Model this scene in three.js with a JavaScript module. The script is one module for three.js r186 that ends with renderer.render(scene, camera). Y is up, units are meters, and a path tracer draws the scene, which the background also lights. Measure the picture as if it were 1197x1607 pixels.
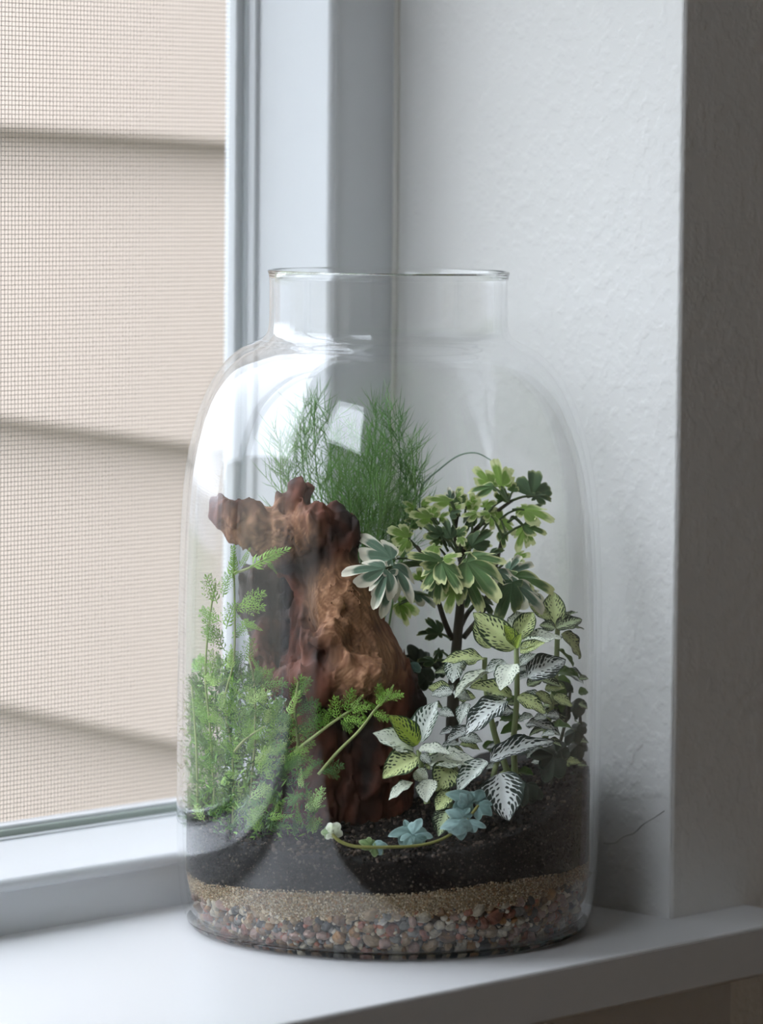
import * as THREE from 'three';
import { mergeGeometries } from 'three/addons/utils/BufferGeometryUtils.js';
import { RoundedBoxGeometry } from 'three/addons/geometries/RoundedBoxGeometry.js';

// ───────────────────────── camera, sky, exposure ─────────────────────────
// x runs along the window (to the right), y up, z into the room; the jar's foot is the origin, the sill's top is y = 0.
const scene = new THREE.Scene();
const FOCAL = 6500, W = 1197, H = 1607;                       // focal length in pixels of the 1197 x 1607 frame
const THETA = 43.5 * Math.PI / 180, PITCH = 4.86 * Math.PI / 180, ROLL = 0.0098;
const camera = new THREE.PerspectiveCamera(2 * Math.atan(H / 2 / FOCAL) * 180 / Math.PI, W / H, 0.05, 60);
camera.position.set(-1.42267, 0.36440, 1.34382);
const forward = new THREE.Vector3(Math.cos(THETA) * Math.cos(PITCH), -Math.sin(PITCH), -Math.sin(THETA) * Math.cos(PITCH));
camera.lookAt(camera.position.clone().add(forward));
camera.rotateZ(ROLL);
camera.focus = 1.93;
camera.userData.fStop = 7.0;
const EXPOSURE = 2.5;

// an even overcast sky: brighter overhead, faintly blue
const SKY = 2.6;
{
  const w = 64, h = 128, data = new Float32Array(w * h * 4);
  for (let j = 0; j < h; j++) {
    const el = ((j + 0.5) / h - 0.5) * Math.PI, s = Math.max(0, Math.sin(el));
    const l = SKY * (el > 0 ? (0.75 + 0.5 * s) : 0.25);
    for (let i = 0; i < w; i++) data.set([l * 0.9, l * 0.98, l * 1.1, 1], (j * w + i) * 4);
  }
  const sky = new THREE.DataTexture(data, w, h, THREE.RGBAFormat, THREE.FloatType);
  sky.mapping = THREE.EquirectangularReflectionMapping; sky.magFilter = THREE.LinearFilter; sky.needsUpdate = true;
  scene.background = sky;
}

// ───────────────────────── helpers ─────────────────────────
const rng = (seed) => () => { seed = (seed + 0x6d2b79f5) | 0; let t = Math.imul(seed ^ (seed >>> 15), 1 | seed); t = (t + Math.imul(t ^ (t >>> 7), 61 | t)) ^ t; return ((t ^ (t >>> 14)) >>> 0) / 4294967296; };
const V = (x, y, z) => new THREE.Vector3(x, y, z);
const clamp = (x, a, b) => Math.min(b, Math.max(a, x)), lerp = (a, b, t) => a + (b - a) * t;
const smooth = (a, b, x) => { const t = clamp((x - a) / (b - a), 0, 1); return t * t * (3 - 2 * t); };
const hash = (x, y, z) => { let h = Math.imul(x, 374761393) ^ Math.imul(y, 668265263) ^ Math.imul(z, 2147483647 ^ 1442695041); h = Math.imul(h ^ (h >>> 13), 1274126177); h ^= h >>> 16; return (h >>> 0) / 4294967296; };
function noise(x, y, z) {
  const i = Math.floor(x), j = Math.floor(y), k = Math.floor(z), f = x - i, g = y - j, h = z - k;
  const u = f * f * (3 - 2 * f), v = g * g * (3 - 2 * g), w = h * h * (3 - 2 * h);
  const L = (a, b, t) => a + (b - a) * t;
  return L(L(L(hash(i, j, k), hash(i + 1, j, k), u), L(hash(i, j + 1, k), hash(i + 1, j + 1, k), u), v), L(L(hash(i, j, k + 1), hash(i + 1, j, k + 1), u), L(hash(i, j + 1, k + 1), hash(i + 1, j + 1, k + 1), u), v), w) * 2 - 1;
}
const fbm = (x, y, z, n = 4) => { let s = 0, a = 0.5; for (let i = 0; i < n; i++, a *= 0.5, x = x * 2.03 + 7.1, y = y * 2.03 + 3.7, z = z * 2.03 + 1.3) s += a * noise(x, y, z); return s; };
const lin = (hex) => new THREE.Color(hex);
const used = new Map();
function numbered(name) { const n = used.get(name) ?? 0; used.set(name, n + 1); return n ? name + '_' + String(n).padStart(3, '0') : name; }
function tag(o, label, category, group, kind) {
  if (label) o.userData.label = label;
  if (category) o.userData.category = category;
  if (group) o.userData.group = group;
  if (kind) o.userData.kind = kind;
  return o;
}
const lit = (m) => { m.castShadow = true; m.receiveShadow = true; return m; };
function mesh(name, geo, mat, parent = scene) {
  const m = lit(new THREE.Mesh(geo, mat));
  m.name = parent === scene ? numbered(name) : partName(parent, name);
  parent.add(m);
  return m;
}
function partName(parent, name) { const c = parent.__names ??= {}; const n = c[name] ?? 0; c[name] = n + 1; return n ? name + '_' + String(n).padStart(3, '0') : name; }
function thing(name, label, category, pos = V(0, 0, 0), turn = 0, group) {
  const g = new THREE.Group(); g.name = numbered(name); g.position.copy(pos); g.rotation.y = turn; scene.add(g);
  return tag(g, label, category, group);
}
const box = (x0, x1, y0, y1, z0, z1, r = 0.0015) => {
  const w = x1 - x0, h = y1 - y0, d = z1 - z0;
  const g = r > 0 ? new RoundedBoxGeometry(w, h, d, 3, Math.min(r, w / 2.2, h / 2.2, d / 2.2)) : new THREE.BoxGeometry(w, h, d);
  return g.translate((x0 + x1) / 2, (y0 + y1) / 2, (z0 + z1) / 2);
};
const plainBox = (...a) => box(...a, 0);
// the frame of the jar's contents: local x = to the camera's right, y up, z towards the camera, origin at the jar's foot
const TURN = -(Math.PI / 2 - THETA);
const rH = V(Math.sin(THETA), 0, Math.cos(THETA)), toward = V(-Math.cos(THETA), 0, Math.sin(THETA));
const camR = V(1, 0, 0).applyQuaternion(camera.quaternion), camU = V(0, 1, 0).applyQuaternion(camera.quaternion), camF = V(0, 0, -1).applyQuaternion(camera.quaternion);
// a point of the jar's frame from where it is seen in the photograph and its depth in front of the jar's axis
function P(px, py, d = 0) {
  const ray = camF.clone().multiplyScalar(FOCAL).addScaledVector(camR, px - W / 2).addScaledVector(camU, H / 2 - py);
  const t = (d - camera.position.dot(toward)) / ray.dot(toward);
  const q = camera.position.clone().addScaledVector(ray, t);
  return V(q.dot(rH), q.y, d);
}
const PX = 1 / 3300;                                          // metres per photograph pixel at the jar

function dataTexture(w, h, f, srgb = true) {
  const d = new Uint8Array(w * h * 4);
  for (let j = 0; j < h; j++) for (let i = 0; i < w; i++) { const c = f((i + 0.5) / w, (j + 0.5) / h); d.set([c[0], c[1], c[2], c[3] ?? 255], (j * w + i) * 4); }
  const t = new THREE.DataTexture(d, w, h); t.magFilter = THREE.LinearFilter; t.minFilter = THREE.LinearMipmapLinearFilter;
  t.wrapS = t.wrapT = THREE.RepeatWrapping; if (srgb) t.colorSpace = THREE.SRGBColorSpace; t.needsUpdate = true;
  return t;
}
// tileable noise for bump and tint maps
function tile(u, v, f, oct, seed) {
  let s = 0, a = 0.5;
  for (let o = 0; o < oct; o++, a *= 0.5, f *= 2) {
    const x = u * f, y = v * f, i = Math.floor(x), j = Math.floor(y), p = x - i, q = y - j, c = p * p * (3 - 2 * p), d = q * q * (3 - 2 * q);
    const h = (a2, b2) => hash(((a2 % f) + f) % f, ((b2 % f) + f) % f, seed + o);
    s += a * (lerp(lerp(h(i, j), h(i + 1, j), c), lerp(h(i, j + 1), h(i + 1, j + 1), c), d));
  }
  return s;
}
const uvBy = (g, fn) => { const p = g.attributes.position, n = g.attributes.normal, uv = new Float32Array(p.count * 2); for (let i = 0; i < p.count; i++) { const r = fn(p.getX(i), p.getY(i), p.getZ(i), n.getX(i), n.getY(i), n.getZ(i)); uv[i * 2] = r[0]; uv[i * 2 + 1] = r[1]; } g.setAttribute('uv', new THREE.BufferAttribute(uv, 2)); return g; };
const uvMetres = (g) => uvBy(g, (x, y, z, a, b, c) => (Math.abs(a) > Math.abs(b) && Math.abs(a) > Math.abs(c) ? [z, y] : Math.abs(b) > Math.abs(c) ? [x, z] : [x, y]));
const std = (o) => new THREE.MeshStandardMaterial(o);

// ───────────────────────── the room and the window ─────────────────────────
const wallBump = dataTexture(512, 512, (u, v) => { const a = tile(u, v, 46, 3, 3), b = tile(u, v, 16, 3, 8); const k = 255 * clamp(smooth(0.3, 0.72, a) * 0.75 + b * 0.3, 0, 1); return [k, k, k]; }, false);
wallBump.repeat.set(5, 5);                                    // one tile is 0.2 m of wall: a sprayed orange-peel texture
const wallMat = std({ color: lin(0xedece9), roughness: 0.75, bumpMap: wallBump, bumpScale: 0.0003 });
const smoothWall = std({ color: lin(0xd2c8ba), roughness: 0.85 });
const trimMat = std({ color: lin(0xd8d8d8), roughness: 0.38 });
const vinylMat = std({ color: lin(0xe6e9ec), roughness: 0.25 });
const REVEAL = 0.112, FACE = 0.083, FRAME = -0.105, OUT = -0.2, LEFT = -0.78, TOP = 0.76, MEET = -0.215, SILL_T = 0.0247;
const structure = (name, geo, mat, parent) => { const m = mesh(name, geo, mat, parent); if (!parent) m.userData.kind = 'structure'; return m; };
const R0 = -2.0, R1 = 1.5, RZ = 3.6, RB = -0.85, RT = 2.6;  // the room's inside
structure('wall_right', uvMetres(box(REVEAL, R1 + 0.1, RB - 0.1, RT + 0.1, OUT, FACE, 0.0025)), wallMat);
structure('wall_left', uvMetres(plainBox(R0 - 0.1, LEFT, RB - 0.1, RT + 0.1, OUT, FACE)), wallMat);
structure('wall_above', uvMetres(plainBox(LEFT, REVEAL, TOP, RT + 0.1, OUT, FACE)), wallMat);
structure('wall_below', uvMetres(plainBox(LEFT, REVEAL, RB - 0.1, -SILL_T, OUT, FACE)), wallMat);
// the wall to the left has an unseen window, added for its light: most of the light on the sill, the leaves and the jar's shoulder comes from it
const ADDED_W2 = [0.1, 1.05, 1.15, 2.4];
structure('wall_far_left', mergeGeometries([plainBox(R0 - 0.1, R0, RB - 0.1, RT + 0.1, FACE, ADDED_W2[0]), plainBox(R0 - 0.1, R0, RB - 0.1, RT + 0.1, ADDED_W2[1], RZ + 0.1), plainBox(R0 - 0.1, R0, RB - 0.1, ADDED_W2[2], ADDED_W2[0], ADDED_W2[1]), plainBox(R0 - 0.1, R0, ADDED_W2[3], RT + 0.1, ADDED_W2[0], ADDED_W2[1])]), smoothWall);
{ const addedW2 = tag(new THREE.Group(), 'white framed side window, unseen, added to light the sill from the left', null, null, 'structure'); addedW2.name = 'added_window_2'; scene.add(addedW2);
  for (const [a, b, c, d] of [[ADDED_W2[0], ADDED_W2[0] + 0.035, ADDED_W2[2], ADDED_W2[3]], [ADDED_W2[1] - 0.035, ADDED_W2[1], ADDED_W2[2], ADDED_W2[3]]]) mesh('jamb', box(R0 - 0.09, R0 - 0.02, c, d, a, b), vinylMat, addedW2);
  for (const [c, d] of [[ADDED_W2[2], ADDED_W2[2] + 0.035], [ADDED_W2[3] - 0.035, ADDED_W2[3]]]) mesh('rail', box(R0 - 0.09, R0 - 0.02, c, d, ADDED_W2[0] + 0.035, ADDED_W2[1] - 0.035), vinylMat, addedW2); }
structure('wall_far_right', plainBox(R1, R1 + 0.1, RB - 0.1, RT + 0.1, FACE, RZ + 0.1), smoothWall);
structure('wall_back', plainBox(R0, R1, RB - 0.1, RT + 0.1, RZ, RZ + 0.1), smoothWall);
structure('ceiling', plainBox(R0, R1, RT, RT + 0.1, FACE, RZ), smoothWall);
structure('floor', plainBox(R0, R1, RB - 0.1, RB, FACE, RZ), std({ color: lin(0x8a6c4c), roughness: 0.6 }));

// sill board with its horn past the opening, apron under it
{
  const s = new THREE.Shape();                                // plan outline; the horn laps over the wall at the right
  s.moveTo(LEFT, OUT - 0.02); s.lineTo(REVEAL, OUT - 0.02); s.lineTo(REVEAL, FACE); s.lineTo(0.168, FACE); s.lineTo(0.168, 0.1265); s.lineTo(LEFT - 0.05, 0.1265); s.lineTo(LEFT - 0.05, FACE); s.lineTo(LEFT, FACE);
  const b = 0.0018;
  const g = new THREE.ExtrudeGeometry(s, { depth: SILL_T - 2 * b, bevelEnabled: true, bevelThickness: b, bevelSize: b, bevelOffset: -b, bevelSegments: 3 });
  g.rotateX(Math.PI / 2); g.translate(0, -b, 0);
  structure('window_sill', g, trimMat);
  structure('trim_1', box(LEFT - 0.02, 0.139, -0.105, -SILL_T, FACE, 0.1005, 0.002), trimMat).userData.label = 'white apron board under the window sill';
}
// caulk line where the reveal meets the window frame
{
  const pts = []; for (let i = 0; i <= 30; i++) { const y = i / 30 * 1.2; pts.push(V(REVEAL - 0.0008, y, FRAME + 0.0008 + 0.0006 * noise(y * 9, 2, 5))); }
  structure('trim_2', new THREE.TubeGeometry(new THREE.CatmullRomCurve3(pts), 120, 0.0018, 6), std({ color: lin(0xeceae4), roughness: 0.9 })).userData.label = 'grey caulk line between window frame and wall';
}

// a hairline crack in the reveal's paint, low beside the jar
{ const pts = [[0.040, 0.0315], [0.047, 0.0325], [0.053, 0.0365], [0.059, 0.0390], [0.065, 0.0440], [0.071, 0.0470], [0.078, 0.0520]].map(([z, y]) => V(REVEAL - 0.00005, y + 0.0005 * noise(z * 900, 1, 1), z));
  mesh('paint_crack', new THREE.TubeGeometry(new THREE.CatmullRomCurve3(pts), 40, 0.00013, 4), std({ color: lin(0x5a544c), roughness: 1 }), scene.getObjectByName('wall_right')); }

// the vinyl window: an outer frame, a step with a narrower sash frame, an insect screen and a pane
const win = tag(new THREE.Group(), 'white vinyl window with an insect screen behind the jar', null, null, 'structure'); win.name = 'window_1'; scene.add(win);
{
  const JX = 0.0612, BY = 0.0273, SZ = -0.149;                // faces of the jamb and bottom rail that look into the opening; where the step is
  // jamb and rails as one profile: flange to the room, a rounded bright arris, a flat inside face
  const r = 0.0034;
  const prof = (n, rise = 0.0005) => { const s = new THREE.Shape(); s.moveTo(0, 0); s.lineTo(n - 2 * r, 0); s.absarc(n - r, 0, r, Math.PI, 0, true); s.lineTo(n + rise, SZ - FRAME); s.lineTo(n + rise, SZ - FRAME - 0.004); s.lineTo(n - 0.006, SZ - FRAME - 0.0045); s.lineTo(n - 0.006, -0.067); s.lineTo(0, -0.067); s.closePath(); return s; };
  const ext = (s, len) => new THREE.ExtrudeGeometry(s, { depth: len, bevelEnabled: false, curveSegments: 10 });
  // right jamb: profile u → -x from the reveal, v → z, extruded along y
  const jw = REVEAL - JX, place = (g, o, X, Y, Z) => g.applyMatrix4(new THREE.Matrix4().makeBasis(X, Y, Z).setPosition(o));
  const jamb = place(ext(prof(jw), TOP), V(REVEAL, 0, FRAME), V(-1, 0, 0), V(0, 0, 1), V(0, 1, 0));
  const rail = place(ext(prof(BY, 0.0070), REVEAL - LEFT), V(LEFT, 0, FRAME), V(0, 1, 0), V(0, 0, 1), V(1, 0, 0));
  const head = place(ext(prof(0.04), REVEAL - LEFT), V(REVEAL, TOP, FRAME), V(0, -1, 0), V(0, 0, 1), V(-1, 0, 0));
  const jamb2 = place(ext(prof(0.05), TOP), V(LEFT, TOP, FRAME), V(1, 0, 0), V(0, 0, 1), V(0, -1, 0));
  for (const [g, n] of [[jamb, 'jamb'], [rail, 'bottom_rail'], [head, 'head_rail'], [jamb2, 'jamb']]) mesh(n, g, vinylMat, win);
  // sash frame set back at the step: an outer bead, a dark gasket line and the screen's own slim frame
  const RY = BY + 0.0070;
  mesh('sash_stile', box(JX - 0.0028, JX + 0.004, BY, TOP - 0.04, SZ - 0.0095, SZ - 0.0032, 0.0012), vinylMat, win);
  mesh('sash_rail', box(LEFT + 0.05, JX - 0.001, BY, RY + 0.0012, SZ - 0.0095, SZ - 0.0032, 0.0012), vinylMat, win);
  const gasket = std({ color: lin(0xb4beb6), roughness: 0.8 });
  mesh('gasket', box(MEET - 0.02, JX - 0.003, RY - 0.001, RY + 0.0042, SZ - 0.0115, SZ - 0.0075, 0.0008), gasket, win);
  mesh('gasket', box(JX - 0.0035, JX, RY, TOP - 0.04, SZ - 0.0125, SZ - 0.0085, 0.0008), std({ color: lin(0xdde3e6), roughness: 0.6 }), win);
  mesh('screen_stile', box(JX - 0.0082, JX + 0.002, RY, TOP - 0.04, SZ - 0.020, SZ - 0.0115, 0.0012), vinylMat, win);
  mesh('screen_rail', box(MEET - 0.02, JX - 0.002, RY - 0.002, RY + 0.0060, SZ - 0.020, SZ - 0.0100, 0.0012), vinylMat, win);
  // insect screen: woven threads
  const x0 = MEET, x1 = JX - 0.007, y0 = RY + 0.005, y1 = TOP - 0.04, z = SZ - 0.0165, pitch = 0.00222, t = 0.00012, g = [];
  const thread = (ax, n, c) => { const geos = []; for (let i = 0; i < n; i++) geos.push(c(i)); return geos; };
  const nx = Math.floor((x1 - x0) / pitch), ny = Math.floor((y1 - y0) / pitch);
  for (let i = 0; i < nx; i++) { const x = x1 - (i + 0.5) * pitch; g.push(new THREE.BoxGeometry(2 * t, y1 - y0, 2 * t).translate(x, (y0 + y1) / 2, z)); }
  for (let j = 0; j < ny; j++) { const y = y0 + (j + 0.5) * pitch; g.push(new THREE.BoxGeometry(x1 - x0, 2 * t, 2 * t).translate((x0 + x1) / 2, y, z - 0.0002)); }
  const scr = mesh('insect_screen', mergeGeometries(g), std({ color: lin(0x8d8780), roughness: 0.6 }), win); scr.userData.kind = 'stuff'; scr.userData.label = 'fine woven grey insect screen';
  mesh('screen_stile', box(MEET - 0.022, MEET + 0.002, RY, TOP - 0.04, SZ - 0.020, SZ - 0.0100, 0.0012), vinylMat, win);   // the screen's far edge; left of it the window stands open
}

// outside: the wing of the house that stands out to the right of the window, clad in lapped boards, and the yard
{
  const wing = tag(new THREE.Group(), 'beige lapped board siding seen through the insect screen', null, null, 'structure'); wing.name = 'wall_outside'; scene.add(wing);
  const X = 0.72, z0 = -4.2, z1 = -0.2, expo = 0.2235, tilt = 0.043;
  const sideMat = std({ color: lin(0xa19387), roughness: 0.7 });
  mesh('sheathing', plainBox(X + 0.002, X + 0.14, -2.2, 3.2, z0, z1), std({ color: lin(0x7a6a5a), roughness: 0.9 }), wing);
  const s = new THREE.Shape();                                // one board's section: thick lower edge standing out over the board below
  s.moveTo(0, 0); s.lineTo(-0.030, 0.001); s.lineTo(-0.0325, 0.003); s.lineTo(-0.004, expo + 0.02); s.lineTo(0, expo + 0.02); s.closePath();
  const g = new THREE.ExtrudeGeometry(s, { depth: z1 - z0, bevelEnabled: false });
  const lift = 0.382 - 0.043 * (0);
  for (let k = -9; k < 12; k++) {
    const m = mesh('board', g, sideMat, wing);
    m.position.set(X, 0.296 + k * expo, z0); m.rotation.x = tilt;
  }
  structure('ground', plainBox(-40, 40, -2.4, -2.2, -40, 6), std({ color: lin(0x4a5238), roughness: 0.95 }));
  // unseen block, added to shape the light: it hides the low sky, so daylight comes in from above
  structure('added_sky_blocker', plainBox(-9, -4.5, -2.2, 1.7, -10, -0.9), std({ color: lin(0xa8a49c), roughness: 0.85 }));
}

// ───────────────────────── the glass jar ─────────────────────────
const solidGlass = new THREE.MeshPhysicalMaterial({ color: 0xffffff, transmission: 1, roughness: 0, ior: 1.5, thickness: 0.003, attenuationColor: lin(0xd4e8dc), attenuationDistance: 0.09 });
const wallGlass = new THREE.MeshPhysicalMaterial({ color: 0xffffff, transmission: 1, roughness: 0, ior: 1.5, thickness: 0, side: THREE.DoubleSide });
{
  const V2 = (x, y) => new THREE.Vector2(x, y);
  const outer = new THREE.SplineCurve([V2(0.0912, 0.0006), V2(0.0945, 0.0024), V2(0.0975, 0.0080), V2(0.0992, 0.0175), V2(0.1004, 0.036), V2(0.1008, 0.06), V2(0.1008, 0.12), V2(0.1005, 0.16), V2(0.0992, 0.192), V2(0.0970, 0.216), V2(0.0928, 0.236), V2(0.0868, 0.2535), V2(0.0790, 0.2665), V2(0.0705, 0.2745), V2(0.0628, 0.2785), V2(0.0582, 0.2815), V2(0.0566, 0.2860), V2(0.0563, 0.2950), V2(0.0563, 0.3050), V2(0.0566, 0.3095), V2(0.0572, 0.3117)]);
  const inside = new THREE.SplineCurve([V2(0.0550, 0.3117), V2(0.0540, 0.3095), V2(0.0537, 0.3050), V2(0.0537, 0.2860), V2(0.0552, 0.2805), V2(0.0615, 0.2758), V2(0.0690, 0.2716), V2(0.0770, 0.2638), V2(0.0846, 0.2510), V2(0.0904, 0.2345), V2(0.0945, 0.2150), V2(0.0966, 0.1915), V2(0.0979, 0.16), V2(0.0982, 0.12), V2(0.0982, 0.06), V2(0.0977, 0.036), V2(0.0964, 0.0195), V2(0.0945, 0.0095), V2(0.0915, 0.0048), V2(0.086, 0.0032)]);
  const O = outer.getPoints(240), I = inside.getPoints(240), yo = (a, b) => O.filter((p) => p.y > a && p.y <= b), yi = (a, b) => I.filter((p) => p.y > a && p.y <= b);
  const off = rH.clone().multiplyScalar(-0.0022);              // hand-blown: the neck sits a little off the foot's centre
  const turned = (pts) => { const g = new THREE.LatheGeometry(pts, 160), p = g.attributes.position; for (let i = 0; i < p.count; i++) { const k = smooth(0.15, 0.3, p.getY(i)); p.setX(i, p.getX(i) + off.x * k); p.setZ(i, p.getZ(i) + off.z * k); } g.computeVertexNormals(); return g; };
  const jar = thing('glass_jar', 'large clear glass jar with a straight open neck, planted as a terrarium', 'jar');
  const LOW = 0.0042, HIGH = 0.3085;
  mesh('jar_body', mergeGeometries([turned(yo(LOW, 0.2795)), turned(yi(LOW, 0.2768))]), wallGlass, jar);
  mesh('jar_neck', mergeGeometries([turned([...yo(0.2794, HIGH)]), turned(yi(0.2767, HIGH))]), wallGlass, jar);
  mesh('jar_rim', turned([...yo(HIGH, 1), V2(0.0566, 0.3124), V2(0.0556, 0.3124), ...yi(HIGH, 1), yo(HIGH, 1)[0]]), solidGlass, jar);
  mesh('jar_foot', turned([V2(0.0001, 0.0012), V2(0.06, 0.0012), V2(0.085, 0.0008), V2(0.0895, 0.0001), ...yo(0, LOW), ...yi(0, LOW), V2(0.06, 0.0030), V2(0.0001, 0.0030)]), solidGlass, jar);
}

// ───────────────────────── what fills the jar: gravel, sand, soil ─────────────────────────
const RIN = 0.0962;                                          // just inside the glass
const inner = (y) => Math.min(RIN, y < 0.03 ? lerp(0.0885, RIN, Math.sqrt(smooth(0.0028, 0.030, y))) : RIN);
// heights at the glass by the angle from the camera's side (0 = front, + = right)
const wob = (a, f, s) => noise(Math.cos(a) * f, Math.sin(a) * f, s);
const gravelTop = (a) => 0.0228 - 0.004 * Math.max(0, Math.sin(-a)) + 0.006 * Math.max(0, Math.sin(a)) + 0.0025 * wob(a, 2.2, 4);
const sandTop = (a) => 0.0325 - 0.008 * Math.pow(Math.max(0, Math.sin(-a)), 2) * 0.8 + 0.001 * Math.max(0, Math.sin(a)) + 0.0026 * wob(a, 1.7, 9) + 0.0006 * wob(a, 14, 2);
function soilTop(x, z) {                                      // the soil's surface: low at the front and left, banked up to the right and behind
  const back = smooth(0.085, -0.05, z), right = smooth(-0.01, 0.085, x);
  return 0.047 + 0.012 * back + 0.019 * right * (0.55 + 0.45 * smooth(0.09, 0.02, z)) + 0.0022 * fbm(x * 70, 3, z * 70, 3) + 0.0012 * noise(x * 300, 1, z * 300);
}
{
  const rnd = rng(11);
  // pebbles: a few rounded, chipped shapes in the colours of river gravel
  const shapes = []; for (let k = 0; k < 9; k++) {
    const g = new THREE.IcosahedronGeometry(1, 2), p = g.attributes.position, ax = [0.8 + 0.35 * rnd(), 0.62 + 0.3 * rnd(), 1.0 + 0.3 * rnd()];
    for (let i = 0; i < p.count; i++) { const v = V(p.getX(i), p.getY(i), p.getZ(i)); const s = 1 + 0.22 * noise(v.x * 1.3 + k * 9, v.y * 1.3, v.z * 1.3) + 0.06 * noise(v.x * 4 + k, v.y * 4, v.z * 4); p.setXYZ(i, v.x * s * ax[0], v.y * s * ax[1], v.z * s * ax[2]); }
    g.computeVertexNormals(); shapes.push(g);
  }
  const kinds = [['cream', 0xcfc4ac], ['white', 0xdcd6cb], ['terracotta', 0x9e6753], ['ochre', 0xba8c58], ['pinkish', 0xc4a495], ['grey', 0x8a8882], ['dark grey', 0x4a4a48], ['brown', 0x80603f], ['tan', 0xb39a78]];
  const speck = dataTexture(128, 128, (u, v) => { const k = 255 * clamp(0.72 + 0.5 * (tile(u, v, 6, 4, 21) - 0.45) - (tile(u, v, 40, 2, 33) > 0.72 ? 0.18 : 0), 0, 1); return [k, k, k]; });
  const mats = kinds.map(([n, c]) => std({ color: lin(c).multiplyScalar(1.15), roughness: 0.45, map: speck }));
  const weight = [0, 0, 0, 1, 2, 2, 2, 3, 3, 4, 4, 4, 5, 6, 6, 7, 7, 7, 8, 8, 8, 5];
  const put = [];
  for (let tries = 0; tries < 24000 && put.length < 300; tries++) {
    const a = (rnd() * 2 - 1) * 1.5, r = lerp(0.0024, 0.0046, Math.pow(rnd(), 1.3)), top = gravelTop(a);
    const y = 0.0036 + rnd() * (top - 0.0036), R = inner(y) - r * 0.75;
    const q = V(Math.sin(a) * R, y, Math.cos(a) * R);
    if (put.some((o) => o[0].distanceTo(q) < (o[1] + r) * 0.78)) continue;
    put.push([q, r, a]);
  }
  for (const [q, r, a] of put) {
    const k = weight[Math.floor(rnd() * weight.length)];
    const w = rH.clone().multiplyScalar(q.x).addScaledVector(toward, q.z).setY(q.y);
    const where = a < -0.5 ? 'on the window side' : a > 0.5 ? 'on the shaded wall side' : 'at the front', level = q.y > 0.55 * gravelTop(a) ? 'just under the sand' : "near the jar's floor";
    const m = tag(mesh('pebble', shapes[Math.floor(rnd() * 9)], mats[k]), `${kinds[k][0]} pebble ${where} of the gravel layer, ${level}`, 'pebble', `${kinds[k][0]} pebbles ${where} of the gravel, ${level}`);
    m.position.copy(w); m.scale.setScalar(r); m.rotation.set(rnd() * 6.3, rnd() * 6.3, rnd() * 6.3);
  }
  const inst = (name, geo, mat, list, parent) => {            // list of [position (jar frame), scale, colour]
    const im = lit(new THREE.InstancedMesh(geo, mat, list.length)), M = new THREE.Matrix4(), e = new THREE.Euler();
    list.forEach(([q, s, c], i) => { M.makeRotationFromEuler(e.set(rnd() * 6.3, rnd() * 6.3, rnd() * 6.3)).scale(V(s * (0.8 + 0.4 * rnd()), s * (0.7 + 0.4 * rnd()), s)).setPosition(q); im.setMatrixAt(i, M); im.setColorAt(i, c); });
    im.name = name; parent.add(im); im.userData.kind = 'stuff';
    return im;
  };
  const grain = new THREE.IcosahedronGeometry(1, 0); { const p = grain.attributes.position; for (let i = 0; i < p.count; i++) { const s = 1 + 0.3 * noise(p.getX(i) * 3, p.getY(i) * 3, p.getZ(i) * 3); p.setXYZ(i, p.getX(i) * s, p.getY(i) * s, p.getZ(i) * s); } grain.computeVertexNormals(); }
  const pick = (list) => list[Math.floor(rnd() * list.length)];
  const shade = (c, v) => lin(c).multiplyScalar(1 + v * (rnd() * 2 - 1));
  // a solid of revolution-like layer between two height functions of the angle
  function layer(lo, hi, shrink, n = 96, rings = 10) {
    const pos = [], idx = [], m = rings * 2 + 8;
    for (let i = 0; i < n; i++) { const a = i / n * Math.PI * 2, y0 = lo(a), y1 = hi(a);
      for (let j = 0; j < m; j++) { let r, y;
        if (j < rings) { r = j / rings; y = y1; } else if (j < rings + 8) { r = 1; y = lerp(y1, y0, (j - rings) / 7); } else { r = 1 - (j - rings - 7) / rings; y = y0; }
        const R = (inner(y) - shrink) * r; pos.push(Math.sin(a) * R, y, Math.cos(a) * R); } }
    for (let i = 0; i < n; i++) for (let j = 0; j < m - 1; j++) { const a = i * m + j, b = ((i + 1) % n) * m + j; idx.push(a, a + 1, b, b, a + 1, b + 1); }
    const g = new THREE.BufferGeometry(); g.setAttribute('position', new THREE.Float32BufferAttribute(pos, 3)); g.setIndex(idx); g.computeVertexNormals(); return g;
  }
  // gravel behind the pebbles
  const gravel = thing('gravel', 'small mixed river gravel filling the bottom of the jar', 'gravel', V(0, 0, 0), TURN); gravel.userData.kind = 'stuff';
  { mesh('gravel_bed', layer(() => 0.0036, (a) => gravelTop(a) + 0.001, 0.0032), std({ color: lin(0x4a433b), roughness: 0.8 }), gravel).userData.kind = 'stuff';
    const l = []; for (let i = 0; i < 2600; i++) { const a = rnd() * Math.PI * 2, y = 0.0040 + rnd() * (gravelTop(a) - 0.0035), s = 0.0008 + 0.0011 * rnd(), R = inner(y) - s * 0.8 - rnd() * 0.0016; l.push([V(Math.sin(a) * R, y, Math.cos(a) * R), s, shade(pick([0xb9a98c, 0x9c5f48, 0x7d7a74, 0x5c5248, 0xcfc7b6, 0x8a6a48, 0x545454]), 0.2)]); }
    inst('gravel_stones', new THREE.IcosahedronGeometry(1, 1), std({ color: 0xffffff, roughness: 0.6 }), l, gravel); }
  const sand = thing('sand', 'coarse tan sand in a thin layer above the gravel', 'sand', V(0, 0, 0), TURN); sand.userData.kind = 'stuff';
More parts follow.
